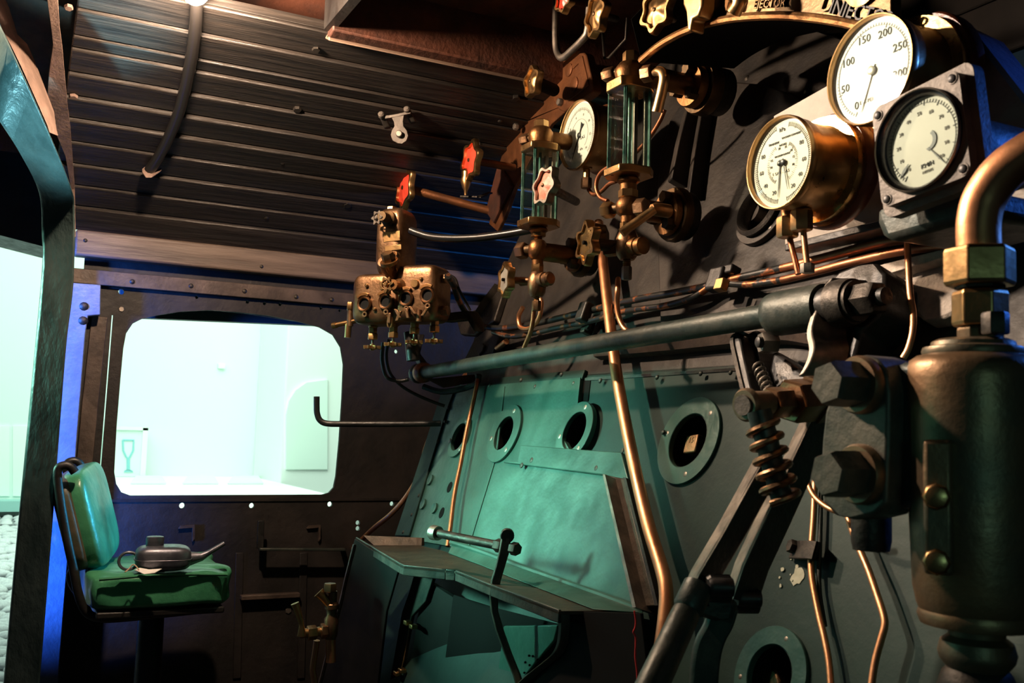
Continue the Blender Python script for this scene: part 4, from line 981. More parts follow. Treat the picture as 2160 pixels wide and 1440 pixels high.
handwheel(1150, 392, .95, 84, 'worn pinkish handwheel with chipped paint in front of the left water gauge', 'steel_worn', 'red_worn', n=(.06, -1, .10), stem=YP(1215, 425, 1.18), stem_r=.010, stem_m='iron', ph=.9)
handwheel(1123, 172, 1.08, 66, 'plain brass handwheel hanging in front of the rusty bracket', face='brass', stem=YP(1168, 190, 1.2), stem_m='hole_dark', stem_r=.016, lobes=5)
handwheel(1258, 30, 1.04, 92, 'plain brass handwheel at the top edge, just right of the thick bent rod', face='brass', n=(-.1, -1, 0), stem=YP(1300, 40, 1.2), stem_m='iron', ph=.0)
handwheel(1385, 22, 1.02, 92, 'brass handwheel with a dark slot, at the top edge above the tall water gauge', face='brass', n=(.12, -1, 0), stem=YP(1420, 40, 1.1), stem_m='bronze_dark', ph=.3)
handwheel(1190, -2, 1.05, 58, 'small red handwheel cut by the top edge, inside the bent rod', n=(.1, -1, 0), stem=YP(1240, 10, 1.25), ph=.5)
handwheel(1066, 590, 1.0, 72, 'pale grey flat handwheel with brass rim under the left water gauge', face='pale_disc', n=(-.12, -1, 0), stem=YP(1118, 592, 1.04), stem_r=.008, stem_m='bronze_body', dish=False, amp=.2, ph=.5)
handwheel(1238, 512, .99, 88, 'brass handwheel beside the tall copper pipe, under the right water gauge', face='brass_bright', n=(-.1, -1, 0), stem=YP(1300, 520, 1.045), stem_r=.012, stem_m='iron', dish=False, amp=.28, ph=.5)
# turned yoke under the second red wheel, lever handles at the top
yk = thing('valve_yoke', YP(985, 385, 1.2), 'small tapered brass spindle tip hanging below the brighter red handwheel', 'valve')
cY = YP(985, 362, 1.10)
MB().lathe(YP(982, 412, 1.1), ZH, [(.004, 0), (.005, .012), (.010, .022), (.016, .040), (.013, .052), (.014, .066), (.008, .074)], 14).build('spindle', 'brass', yk)
MB().strip([YP(975, 413, 1.1), YP(1010, 414, 1.14), YP(1035, 405, 1.2)], V((0, .006, 0)), (0, 0, -.004)).build('drip_arm', 'iron', yk)
vl = thing('valve_lever', YP(1470, 40, 1.0), 'brass valve lever with a cylindrical grip, at the top edge left of the lettering', 'lever')
MB().tube(cr([YP(1556, -20, .95), YP(1560, 0, .95), YP(1556, 12, .95), YP(1548, 26, .95)], 4), [.012, .011, .010, .012], 12).build('grip', 'brass', vl)
MB().hexa(YP(1575, -5, .97), (-.6, -1, 0), .022, .03).build('lever_boss', 'bronze', vl)
tv = thing('turret_valve', YP(1470, 20, 1.0), 'brass turret valve head with a narrow tail, at the top edge left of EJECTOR', 'valve')
MB().slab([[YP(x, y, .98) for x, y in [(1440, -20), (1440, 10), (1447, 27), (1450, 66), (1456, 66), (1459, 40), (1472, 35), (1480, 12), (1482, -20)]]], (0, .03, 0)).build('valve_head', 'brass', tv, bevel=.006, seg=3)
MB().lathe(YP(1482, 5, 1.0), YH, [(.02, 0), (.024, .02), (.024, .06)], 16).build('valve_body', 'bronze_dark', tv)

# ================================================================== RUSTY VALVE BRACKET on the left of the boiler
rb = thing('valve_bracket', YP(1060, 440, 1.28), 'curved rusty brown steel bracket carrying the handwheel rods, left of the boiler', 'bracket')
arcb = [(1244, 200), (1195, 233), (1162, 262), (1135, 305), (1112, 348), (1085, 398), (1068, 448), (1049, 488), (1031, 472), (1042, 430), (1048, 392), (1051, 352), (1064, 308), (1090, 262), (1120, 214), (1165, 164), (1225, 113)]
hl_ = [circ(YP(x, y, 1.26), NF, S(8, YP(x, y, 1.26)), 14)[::-1] for x, y in [(1093, 270), (1131, 258), (1078, 350)]]
MB().slab([[YP(x, y, 1.26) for x, y in arcb]] + hl_, (0, .012, 0)).build('bracket_arc', 'rust_plate', rb, bevel=.002)
MB().slab([[YP(x, y, 1.25) for x, y in [(1024, 445), (1050, 345), (1078, 392), (1040, 470)]]], (0, .01, 0)).build('bracket_web', 'rust_dark', rb, bevel=.002)
MB().strip([YP(1222, 111, 1.25), YP(1165, 162, 1.25), YP(1120, 212, 1.25), YP(1090, 260, 1.25), YP(1064, 306, 1.25)], V((.003, 0, .003)), (0, -.014, 0)).build('bracket_edge', 'rust_plate', rb)
# cast cover plate with raised bosses
cpn = MB().slab([[YP(x, y, 1.235) for x, y in [(1163, 163), (1222, 112), (1231, 111), (1236, 116), (1251, 183), (1250, 192), (1240, 202), (1190, 236), (1180, 232), (1166, 210)]]], (0, .026, 0)).build('cover_plate', 'rust_plate', rb, bevel=.003)
for (x, y, rr) in [(1201, 148, 14), (1212, 178, 16)]:
    c = YP(x, y, 1.235); MB().lathe(c, NF, [(S(rr, c), 0), (S(rr, c), .003), (S(rr * .9, c), .004)], 22).build('boss', 'rust_plate', cpn)
MB().slab([[YP(x, y, 1.235) for x, y in [(1206, 140), (1222, 124), (1230, 118), (1244, 180), (1200, 214), (1196, 208), (1232, 178), (1222, 134), (1210, 146)]]], (0, -.003, 0)).build('raised_rib', 'rust_plate', cpn, bevel=.001)
for (x, y) in [(1172, 170), (1185, 216), (1092, 268)]:
    MB().hexa(YP(x, y, 1.235), NF, .010, .012).build('hex_bolt', 'steel_worn', rb)
# bent rods hanging from the roof
bd = thing('hanging_rod', YP(1200, 60, 1.12), 'thick grey rod bent into a V stirrup at the top, around the small red handwheel', 'rod')
MB().tube(cr([YP(x, y, 1.10) for x, y in [(1172, -60), (1173, 0), (1172, 70), (1174, 104), (1181, 120), (1190, 120), (1203, 109), (1232, 80), (1240, 62), (1243, 20), (1242, -60)]], 5), .0085, 12).build('rod', 'steel_worn', bd)
bd = MB().tube([YP(x, y, 1.3) for x, y in [(1270, 60), (1275, 124), (1285, 121), (1320, 82), (1323, 38)]], .0035, 8).build('hanging_rod', 'iron')
tag(bd, 'thin dark wire stirrup hanging behind the thick bent rod', 'rod')
# curved turret cover with cast lettering
tc = thing('turret_cover', YP(1600, 20, 1.05), 'curved bronze turret cover with raised INJECTOR and EJECTOR lettering, along the top edge', 'cover')
lowe = [(1352, 128), (1385, 100), (1420, 78), (1460, 60), (1513, 45), (1570, 36), (1650, 33), (1725, 39), (1800, 52), (1880, 75)]
upe = [(1330, 40), (1360, 10), (1400, -20), (1450, -45), (1500, -62), (1570, -75), (1650, -80), (1725, -74), (1800, -60), (1880, -35)]
ladder(MB(), cr([YP(x, y, 1.02) for x, y in upe[4:]], 4), cr([YP(x, y, 1.02) for x, y in lowe[4:]], 4), V((0, .02, 0))).build('cover_band', 'bronze_dark', tc, bevel=.002)
ladder(MB(), cr([YP(x, y, 1.03) for x, y in upe[:5]], 4), cr([YP(x, y, 1.16) for x, y in lowe[:5]], 4), V((0, .02, 0))).build('shaded_cover_side', 'hole_dark', tc, bevel=.002)  # left part of the cover blackened to stand for the wheels' shadow
MB().tube(cr([YP(x, y, 1.015) for x, y in lowe], 4), .007, 8).build('cover_bead', 'bronze', tc)
ladder(MB(), cr([YP(x, y + 2, 1.02) for x, y in lowe], 4), cr([YP(x, y + 2, 1.02) + V((0, .22, .03)) for x, y in lowe], 4), V((0, 0, .006))).build('cover_underside', 'hole_dark', tc)
def sgn(s, x0, y0, x1, y1, size, m='print_black', sx=1.0):
    A, B = YP(x0, y0, 1.019), YP(x1, y1, 1.019); ux = (B - A).normalized(); text(s, size, (A + B) / 2, ux, NF.cross(ux), m, tc, 'cast_letters', .004, sx=sx)
sgn('INJECTOR', 1768, 18, 1872, 42, .030, sx=.95); sgn('EJECTOR', 1594, 11, 1660, 7, .019, 'bronze_dark'); sgn('D', 1738, 9, 1756, 12, .034, 'bronze_dark')
MB().lathe(YP(1822, -34, 1.018), NF, [(.03, 0), (.032, .004), (.024, .006)], 24).build('spindle_boss', 'bronze', tc)
hk = MB().tube(cr([BH(x, y, .05) for x, y in [(1418, 100), (1436, 122), (1462, 130), (1488, 112), (1500, 92)]], 5), [.012, .016, .016, .012, .008], 10).build('lifting_hook', 'iron')
tag(hk, 'dark curved lifting hook on the boiler under the turret cover', 'hook')

# ================================================================== REVERSE SHAFT across the boiler
ss = thing('cross_shaft', D(1250, 725, 2.0), 'long dark green steel shaft running across the boiler front below the pipes', 'shaft')
A = BH(892, 786, .13); B = BH(1640, 662, .13)
MB().rod(A, B, .0175, .0185, 24).build('shaft', 'iron_green', ss)
d = (B - A).normalized()
MB().ball(A - d * .03, .028, 18).build('shaft_end', 'iron_green', ss)
MB().lathe(A - d * .012, d, [(.026, 0), (.028, .01), (.027, .028), (.022, .034)], 22).build('collar', 'copper_dull', ss)
e0 = A - d * .02
MB().strip([e0 + V((0, .02, .0)), D(868, 745, depth(e0) + .02), D(878, 705, depth(e0) + .06)], V((.018, .0, 0)), (0, .02, 0)).build('end_bracket', 'black_paint', ss, bevel=.004)
MB().tube(cr([D(893, 815, depth(A)), D(930, 826, depth(A) - .02), D(975, 820, depth(A) - .05), D(1005, 808, depth(A) - .08), D(1010, 790, depth(A) - .09)], 4), .008, 8).build('bearing_loop', 'iron_green', ss)
MB().slab([[D(x, y, depth(A) - .04) for x, y in [(900, 800), (1000, 790), (1004, 806), (935, 818)]]], FW * .03).build('bearing_block', 'rust_dark', ss, bevel=.003)
bs = B; r_s = S(47, bs)
MB().lathe(bs - d * .015, d, [(r_s * .72, 0), (r_s * .95, .008), (r_s, .02), (r_s, .10), (r_s * .96, .112)], 30).build('sleeve', 'iron_green', ss)
MB().lathe(bs + d * .10, d, [(r_s * .8, 0), (r_s * .8, .02)], 24).build('sleeve_neck', 'black_paint', ss)
MB().lathe(bs + d * .12, d, [(r_s * 1.0, 0), (r_s * 1.02, .015), (r_s * .95, .03)], 28).build('end_collar', 'iron', ss)
kx = thing('shaft_hanger', BH(1810, 640, .12), 'heavy dark bracket with a big hex nut at the right end of the shaft', 'bracket')
hb_ = [(1742, 602), (1770, 572), (1800, 560), (1850, 555), (1866, 575), (1866, 640), (1850, 668), (1815, 700), (1800, 760), (1780, 830), (1722, 830), (1700, 785), (1724, 730), (1728, 690)]
MB().slab([[BH(x, y, .10) for x, y in hb_]], -BN * .07).build('hanger_plate', 'black_paint', kx, bevel=.006)
c = bs + d * .150; rn = S(44, c); nx_ = d
MB().lathe(c, nx_, [(rn, 0), (rn, .007)], 26).build('washer', 'iron', kx)
MB().hexa(c + d * .007, nx_, rn * .82, .036, .05).build('hex_nut', 'iron', kx)
MB().lathe(c, nx_, [(rn * .45, .04), (rn * .42, .055)], 16).build('stud_end', 'black_paint', kx)
la = cr([BH(x, y, .15) for x, y in [(1750, 588), (1733, 620), (1716, 660), (1706, 700), (1711, 735), (1703, 765), (1688, 792)]], 5)
MB().strip(la, V((.0055, 0, .002)), V((.02, .10, 0))).build('curved_edge', 'steel_worn', kx, bevel=.002)
# rail behind the shaft
rl = MB().strip(cr([BH(x, y, .03) for x, y in [(1250, 744), (1400, 730), (1560, 712), (1640, 706), (1702, 714)]], 4), V((0, -.003, .008)), -BN * .02).build('guard_rail', 'steel_brown')
tag(rl, 'narrow brown steel rail on the boiler just below the shaft', 'rail')

# ================================================================== CLEVIS below the shaft
cv = thing('clevis', BH(1590, 760, .10), 'dark two-plate clevis with a hex bolt and small spring, above the coil spring handle', 'clevis')
for k, (dx, off, m) in enumerate([(0, .115, 'iron_green'), (33, .085, 'iron_green')]):
    m = 'black_paint'; pts = [(1541 + dx, 716), (1546 + dx, 705), (1552 + dx, 701), (1557 + dx, 703), (1561 + dx, 716), (1570 + dx, 760), (1583 + dx, 815), (1590 + dx, 850), (1572 + dx, 850), (1556 + dx, 790)]
    MB().slab([[BH(x, y, off) for x, y in pts]], -BN * .05).build('clevis_plate', m, cv, bevel=.004)
for dx in (0, 33): MB().strip(cr([BH(x + dx, y, .118 if dx == 0 else .088) for x, y in [(1572, 704), (1558, 699), (1546, 706), (1543, 722), (1551, 760), (1560, 800), (1572, 846)]], 4), V((.004, 0, .001)), -BN * .016).build('lit_plate_edge', 'iron', cv)  # paler strips painted as the lit edges of the clevis plates
c = BH(1616, 722, .115); MB().hexa(c - NF * .02, NF + V((-.3, 0, 0)), S(24, c), .026, .1).build('hex_nut', 'steel_worn', cv)
MB().lathe(c, NF + V((-.3, 0, 0)), [(S(12, c), 0), (S(12, c), .014), (S(8, c), .016)], 14).build('bolt_end', 'black_paint', cv)
def coil(a, b, r0, r1, turns, rw, n=18):
    a, b = V(a), V(b); u, v, t = basis(b - a); L = (b - a).length; N = int(turns * n); pts = []
    for i in range(N + 1):
        k = i / N; an = 2 * math.pi * turns * k; rr = r0 + (r1 - r0) * k
        pts.append(a + t * (L * k) + (u * math.cos(an) + v * math.sin(an)) * rr)
    return MB().tube(pts, rw, 8)
coil(BH(1598, 770, .10), BH(1624, 832, .10), .008, .008, 6, .0022, 12).build('small_spring', 'steel_worn', cv)
MB().slab([[BH(x, y, .07) for x, y in [(1630, 735), (1690, 780), (1720, 810), (1700, 870), (1640, 840), (1622, 780)]]], -BN * .05).build('clevis_block', 'black_paint', cv, bevel=.006)

# ================================================================== REGULATOR LEVER (near the camera)
rg = thing('regulator_lever', D(1560, 1100, 1.2), 'long steel double-link lever with a coil spring and handle slanting down to the bottom edge', 'lever')
dh = 1.16
A = D(1570, 854, dh); B = D(1772, 838, dh + .11)
ax = (B - A).normalized()
rA = S(36, A)
MB().lathe(A - ax * .002, -ax, [(rA * .62, 0), (rA * .6, .002)], 24).build('pin_centre', 'alu_face', rg)
MB().lathe(A, ax, [(rA * .86, -.001), (rA, .003), (rA, .006), (rA * .80, .010), (rA * .74, .042)], 30).build('pin_head', 'valve_bronze', rg)
MB().rod(A + ax * .03, A + ax * .075, rA * .62).build('pin', 'iron_green', rg)
L_ = (B - A).length
def onax(px):                                       # point of the pin axis seen at column px
    lo, hi = -.3, 1.6
    for _ in range(40):
        m_ = (lo + hi) / 2
        if proj(A + (B - A) * m_)[0] < px: lo = m_
        else: hi = m_
    return A + (B - A) * lo
for (x0, x1, hw, m, nm) in [(1622, 1660, 34, 'bronze_body', 'thin_nut'), (1664, 1712, 48, 'bronze_body', 'lock_nut'), (1708, 1744, 52, 'bronze_dark', 'block_nut')]:
    p, q = onax(x0), onax(x1); MB().hexa(p, q - p, S(hw, p), (q - p).length, .25).build(nm, m, rg)
# conical coil spring on its rod
s0, s1 = D(1606, 886, dh - .02), D(1650, 1056, dh - .035)
coil(s0, s1, S(31, s0), S(36, s1), 5.6, .0042, 20).build('coil_spring', 'bronze_body', rg)
MB().rod(s0 - (s1 - s0) * .12, s1, .014, .012, 16).build('spring_rod', 'iron_green', rg)
# two link bars, their lit left edges put in as paler worn steel
def linkbar(edge, wpx, dA, dB, name, m='black_paint', em='steel_worn', th=.014):
    n = len(edge); ds = [dA + (dB - dA) * i / (n - 1) for i in range(n)]
    El = [D(x, y, d + .03) for (x, y), d in zip(edge, ds)]; Er = [D(x + wpx, y + wpx * .22, d + .03) for (x, y), d in zip(edge, ds)]
    Em = [D(x + 13, y + 4, d + .002) for (x, y), d in zip(edge, ds)]
    ladder(MB(), Em, Er, FW * th).build(name, m, rg, bevel=.002)
    ladder(MB(), El, Em, FW * th * 1.2).build('lit_edge', em, rg, bevel=.002)
linkbar([(1592, 978), (1520, 1110), (1462, 1208), (1446, 1244), (1440, 1268)], 58, dh + .02, dh - .02, 'link_bar', th=.012)
linkbar([(1700, 880), (1650, 985), (1600, 1095), (1556, 1190), (1533, 1260)], 66, dh + .06, dh + .015, 'link_bar', th=.012)
for (x, y, hw, dd) in [(1506, 1240, 29, .0), (1512, 1238, 20, -.012), (1566, 1266, 27, .045), (1572, 1262, 18, .035)]:
    p = D(x, y, dh + dd); MB().lathe(p, NF + V((-.4, 0, 0)), [(S(hw, p), -.018), (S(hw, p), .006), (S(hw * .8, p), .010)], 24).build('pivot_pin', 'black_paint', rg)
# handle grip and the thin side rod
hA, hB = D(1452, 1282, dh - .02), D(1350, 1500, dh - .09)
MB().lathe(hA, hB - hA, [(S(33, hA), -.03), (S(33, hA), .0), (S(28, hA), .004), (S(30, hA), .006), (S(36, hB), (hB - hA).length)], 26).build('handle', 'iron_green', rg)
MB().strip(cr([D(x, y, dh + .02) for x, y in [(1530, 1280), (1518, 1320), (1500, 1355), (1490, 1400), (1484, 1480)]], 4), V((.014, .01, 0)), FW * .014).build('side_rod', 'iron_green', rg, bevel=.004)
MB().slab([[D(x, y, dh + .01) for x, y in [(1490, 1262), (1560, 1270), (1552, 1305), (1508, 1312), (1460, 1296)]]], FW * .03).build('fork', 'iron_green', rg, bevel=.006)
# ================================================================== BRAKE VALVE at the right edge
bv = thing('brake_valve', D(2050, 1330, .92), 'big weathered bronze cylinder valve with a bolted flange, at the right edge', 'valve')
yv = .735
fl_ = [(1740, 868), (1733, 930), (1730, 1000), (1738, 1062), (1760, 1086), (1800, 1096), (1845, 1085), (1868, 1062), (1872, 940), (1874, 830), (1868, 782), (1848, 756), (1822, 748), (1796, 756), (1768, 790)]
MB().slab([[YP(x, y, yv) for x, y in fl_]], (0, .045, 0)).build('flange_plate', 'flange_iron', bv, bevel=.006, seg=3)
for (x, y, hw, m) in [(1806, 812, 62, 'flange_iron'), (1806, 1000, 64, 'flange_iron')]:
    c = YP(x + 12, y, yv); r = S(hw, c)
    MB().lathe(c, NF, [(r, 0), (r, .006), (r * .93, .010), (r * .9, .010)], 32).build('washer', 'valve_bronze', bv)
    MB().lathe(c, NF, [(r * .78, .008), (r * .80, .016), (r * .78, .040), (r * .70, .046)], 6, .25).build('hex_bolt', m, bv, smooth=20)
Xv, Yv = D(2056, 1000, .92).x, D(2056, 1000, .92).y
def lz(items, name, m, seg=40, root=bv):
    z0_ = zat(Xv, Yv, items[0][0]); pr_ = []
    for y, hw in items:
        z = zat(Xv, Yv, y); pr_.append((S(hw, V((Xv, Yv, z))), z - z0_))
    return MB().lathe((Xv, Yv, z0_), ZH, pr_, seg).build(name, m, root)
lz([(1322, 92), (1318, 112), (1300, 118), (1288, 114), (1276, 119), (1258, 122), (1240, 126), (1100, 131), (900, 134), (800, 136), (776, 134), (762, 126), (752, 112), (748, 98)], 'cylinder_body', 'valve_bronze')
lz([(750, 100), (742, 102), (734, 99), (730, 84), (722, 82), (716, 70)], 'cylinder_cap', 'valve_bronze')
lz([(1410, 60), (1392, 74), (1376, 78), (1352, 72), (1340, 56), (1312, 60)], 'lower_neck', 'valve_bronze')
lz([(1600, 80), (1450, 80), (1420, 70), (1405, 58)], 'lower_pipe', 'iron')
for (y0, y1, hw, m, nm, ph) in [(722, 688, 46, 'bronze_dark', 'hex_neck', .2), (690, 615, 56, 'brass', 'union_block', .05), (612, 604, 50, 'iron', 'gasket', .1), (606, 526, 72, 'brass', 'union_nut', .35)]:
    za, zb2 = zat(Xv, Yv, y0), zat(Xv, Yv, y1); r = S(hw, V((Xv, Yv, za)))
    MB().lathe((Xv + .008, Yv, za), ZH, [(r * .94, 0), (r, .004), (r, zb2 - za - .004), (r * .94, zb2 - za)], 6, ph).build(nm, m, bv, smooth=0, bevel=.0015)
MB().hexa(D(2100, 705, .90), ZH, .012, .02).build('cap_screw', 'iron', bv)
# pad with two screws on the cylinder
c = D(1980, 1065, .868); u_ = (RT - FW * .5).normalized(); u_.z = 0; u_.normalize(); n_ = u_.cross(ZH); n_ = n_ if n_.dot(FW) < 0 else -n_
MB().box(D(1980, 1068, .879), u_, n_, ZH, S(29, c), .012, S(142, c)).build('side_pad', 'valve_bronze', bv, bevel=.004)
for y in (1047, 1184): MB().lathe(D(1976, y, .868), n_, [(.011, -.004), (.012, .003), (.0105, .007), (.009, .008)], 8).build('pad_screw', 'brass', bv)
MB().abox(YP(1870, 900, yv).x - .01, Xv, yv + .02, yv + .075, zat(Xv, Yv, 1080), zat(Xv, Yv, 765)).build('body_web', 'iron_green', bv, bevel=.008)
p = YP(1838, 1160, yv + .06); MB().lathe(p, ZH, [(.018, 0), (.02, .01), (.02, .035), (.025, .04), (.025, .075)], 18).build('drain_fitting', 'iron', bv)
# big copper steam pipe above it
bp_ = MB().tube(cr([V((Xv + .008, Yv, zat(Xv, Yv, 545))), V((Xv + .008, Yv, zat(Xv, Yv, 470))), V((Xv + .014, Yv + .004, zat(Xv, Yv, 415))), V((Xv + .035, Yv + .012, zat(Xv, Yv, 360))), V((Xv + .075, Yv + .03, zat(Xv, Yv, 318))), V((Xv + .14, Yv + .05, zat(Xv, Yv, 296)))], 7), S(46, D(2100, 450, .92)) * .98, 24).build('steam_pipe', 'copper')
tag(bp_, 'thick copper pipe bending off the right edge above the bronze cylinder valve', 'pipe')

# ================================================================== PIPES ON THE BOILER
def pipe(pts, rpx, label, m='copper', off=.03, fn=None, name='copper_pipe', n=6, seg=10, group=None):
    if fn is None:
        offs = off if isinstance(off, list) else [off] * len(pts); P = [BH(x, y, o) for (x, y), o in zip(pts, offs)]
    else: P = [fn(*p) for p in pts]
    P = cr(P, n); mid = P[len(P) // 2]; r = [S(rpx, p) for p in P] if False else S(rpx, mid)
    return tag(MB().tube(P, r, seg).build(name, m), label, 'pipe', group)
pipe([(1262, 470), (1269, 530), (1284, 660), (1301, 790), (1330, 945), (1364, 1095), (1396, 1200), (1405, 1250), (1402, 1310), (1390, 1400), (1378, 1520)], 14.5, 'thick bright copper pipe running down the middle of the boiler front', off=.055, seg=18)
hx = MB().lathe(BH(1262, 520, .055), BH(1262, 470, .055) - BH(1262, 520, .055), [(.022, -.01), (.026, .0), (.026, .05), (.022, .056)], 6, .2).build('pipe_union', 'bronze', smooth=0); tag(hx, 'hexagonal bronze union on top of the thick copper pipe', 'union')
w1 = [(944, 582), (956, 600), (968, 634), (985, 662), (1015, 686), (1060, 692), (1130, 682), (1232, 658), (1330, 634), (1420, 618), (1500, 602), (1560, 586), (1650, 566), (1760, 538), (1850, 514), (1930, 500)]
def split_pipe(pts, offs, k, lab):
    P = cr([BH(x, y, o) for (x, y), o in zip(pts, offs)], 6); r = S(7.5, P[len(P) // 2]); t = thing('painted_pipe', P[0], lab, 'pipe')
    MB().tube(P[:k * 6 + 1], r, 10).build('painted_length', 'pipe_worn', t); MB().tube(P[k * 6:], r * 1.01, 10).build('bare_length', 'copper_dull', t, label='bare copper length of the pipe')
split_pipe(w1, [.32, .26, .20, .15, .09, .06] + [.045] * 10, 12, 'upper of the two worn black pipes crossing the boiler below the gauges')
w2 = [(1040, 700), (1075, 709), (1110, 706), (1180, 690), (1240, 678), (1320, 656), (1400, 645), (1460, 628), (1500, 604), (1530, 598), (1580, 600), (1650, 590), (1720, 573), (1800, 552), (1900, 530), (1985, 521), (2010, 530), (2020, 560)]
split_pipe(w2, [.06, .055] + [.045] * 16, 11, 'lower of the two worn pipes crossing the boiler, bare copper towards the right end')
cp2 = [(1705, 577), (1760, 563), (1840, 545), (1930, 526), (1990, 521)]
for (x, y, hw, hh, m, lab) in [(1236, 660, 11, 22, 'black_paint', 'black strap clamp holding the two pipes, left of the thick copper pipe'), (1518, 592, 16, 26, 'black_paint', 'dark strap clamp with a brass block holding the two pipes crossing the boiler')]:
    c = BH(x, y, .052); k = thing('pipe_clamp', c, lab, 'clamp'); u, v, n = basis(BN)
    MB().box(c + n * .004, u, v, n, S(hw, c) * 1.4, S(hh, c), .012).build('strap', m, k, bevel=.005, seg=3)
    if x > 1400:
        MB().box(BH(1522, 601, .072), u, v, n, S(13, c), S(13, c), .008).build('brass_block', 'brass', k, bevel=.002)
        MB().box(BH(1540, 572, .05), u, v, n, S(20, c), S(10, c), .012).build('strap_end', 'black_paint', k, bevel=.003)
    else:
        MB().box(BH(1240, 690, .02), u, v, n, S(9, c), S(16, c), .012).build('strap_foot', 'iron', k, bevel=.003); stud(BH(1240, 688, .034), BN, S(9, c), k, 'hex', 'bolt', 'iron')
pipe([(1240, 388), (1242, 400), (1252, 410), (1268, 404), (1285, 388), (1300, 382)], 4.5, 'thin dull copper pipe curling away below the small white dial', 'copper_dull', fn=lambda x, y: YP(x, y, 1.15))
pipe([(1285, 352), (1270, 362), (1260, 378), (1258, 398), (1266, 416), (1282, 424)], 4.5, 'thin copper pipe looping left of the tall water gauge bottom plate', 'copper_dull', fn=lambda x, y: YP(x, y, 1.08))
pipe([(1402, 232), (1392, 255), (1370, 290), (1345, 318), (1325, 335)], 4.5, 'thin brown copper pipe passing behind the tall water gauge glass', 'copper_dull', fn=lambda x, y: YP(x, y, 1.16))
pipe([(1304, 588), (1303, 610), (1301, 640), (1305, 668), (1315, 690), (1328, 702)], 6, 'copper drain pipe under the tall water gauge, right of the thick copper pipe', 'copper', fn=lambda x, y: YP(x, y, 1.055 if y < 600 else 1.04))
pipe([(1126, 650), (1124, 675), (1119, 700), (1110, 722), (1102, 742)], 5, 'dull copper drain pipe under the left water gauge', 'copper_dull', fn=lambda x, y: YP(x, y, 1.055))
pipe([(1103, 648), (1094, 668), (1098, 690), (1118, 692), (1136, 672), (1142, 640), (1136, 622)], 5, 'copper pipe loop behind the left water gauge drain', 'copper', fn=lambda x, y: YP(x, y, 1.12))
pipe([(1664, 492), (1670, 520), (1678, 552), (1684, 578)], 6.5, 'left one of two short copper pipes below the cream gauge', 'copper_dull', fn=lambda x, y: YP(x, y, 1.0))
pipe([(1694, 478), (1697, 510), (1701, 545), (1704, 568)], 6.5, 'right one of two short copper pipes below the cream gauge, ending in a steel nut', 'copper', fn=lambda x, y: YP(x, y, 1.0))
nn = MB().hexa(YP(1703, 576, 1.0), ZH, .010, .014).build('pipe_nut', 'steel_worn'); tag(nn, 'small bright steel nut where the right short copper pipe meets the shaft sleeve', 'nut')
pipe([(1914, 505), (1916, 560), (1920, 620), (1926, 660), (1925, 700), (1916, 735), (1905, 755)], 7, 'copper pipe hanging in front of the pale lagging blocks', 'copper', off=.10)
pipe([(1008, 800), (1000, 840), (985, 905), (972, 975), (958, 1045), (950, 1110), (944, 1152)], 5, 'thin brownish copper pipe down the left side of the green jacket', 'copper_dull', off=.035)
lp = [(1068, 720, .04), (1045, 737, .02), (1018, 752, .0), (975, 800, -.10), (940, 860, -.06), (915, 905, -.05), (898, 945, -.05), (884, 1000, -.05), (858, 1046, -.04), (825, 1084, -.03), (786, 1116, -.03), (752, 1150, -.06), (722, 1184, -.10), (702, 1215, -.12), (696, 1245, -.13)]
pipe([p[:2] for p in lp], 5.5, 'long copper pipe curving down behind the left edge of the jacket to the floor cock', 'copper', off=[p[2] for p in lp])
pipe([(1702, 935), (1697, 970), (1702, 1010), (1716, 1044), (1742, 1068), (1770, 1080), (1790, 1082)], 6, 'thin copper pipe curving under the bolted flange of the cylinder valve', 'copper', off=.06)
pipe([(1722, 950), (1719, 1010), (1716, 1090), (1711, 1160), (1711, 1200), (1716, 1240), (1728, 1300), (1740, 1350), (1750, 1410), (1755, 1500)], 7, 'left copper pipe held by the small clamp, going down to the bottom edge', 'copper', off=.018)
pipe([(1786, 1078), (1795, 1110), (1812, 1155), (1833, 1205), (1852, 1260), (1864, 1298), (1866, 1320), (1858, 1350), (1846, 1395), (1838, 1450), (1834, 1520)], 8, 'right copper pipe with a bend, going down to the bottom edge', 'copper', off=.03)
pipe([(1733, 950), (1731, 1090), (1729, 1160), (1728, 1240), (1740, 1320)], 5, 'thin dark pipe beside the clamped copper pipe', 'iron_green', off=.010, name='steel_pipe')
k = thing('pipe_clip', BH(1695, 1160, .02), 'small dark steel clip with a bolt holding the left copper pipe', 'clamp')
u, v, n = basis(BN); c = BH(1700, 1160, .022)
MB().strip([BH(1672, 1160, .004), BH(1704, 1160, .026), BH(1722, 1162, .026), BH(1730, 1164, .004)], v * S(20, c), n * .004).build('clip_strap', 'iron', k, bevel=.002)
MB().hexa(BH(1682, 1156, .008), BN + V((-.3, 0, 0)), S(15, c), .014).build('bolt', 'iron', k)
pipe([(866, 486), (884, 493), (910, 500), (950, 503), (1000, 502), (1045, 497), (1090, 490), (1130, 482)], 8.5, 'black feed pipe from the bronze lubricator to the boiler', 'rubber', fn=lambda x, y: D(x, y, 2.46 - (x - 866) * .0007), name='feed_pipe')
def wire(pts, rpx, d, lab, m='cable'): pipe(pts, rpx, lab, m, fn=lambda x, y: D(x, y, d), name='cable')
wire([(820, 715), (815, 750), (822, 785), (845, 812), (878, 832), (915, 848), (938, 856)], 3.5, 2.62, 'thin cable curving from the lubricator towards the jacket edge, lower of two')
wire([(808, 722), (806, 760), (816, 795), (842, 803), (862, 800)], 4.0, 2.58, 'dark cable loop under the lubricator ending at the shaft end')
wire([(944, 578), (960, 588), (968, 610), (980, 632), (992, 655)], 3.0, 2.40, 'thin cable hanging beside the right side of the lubricator')

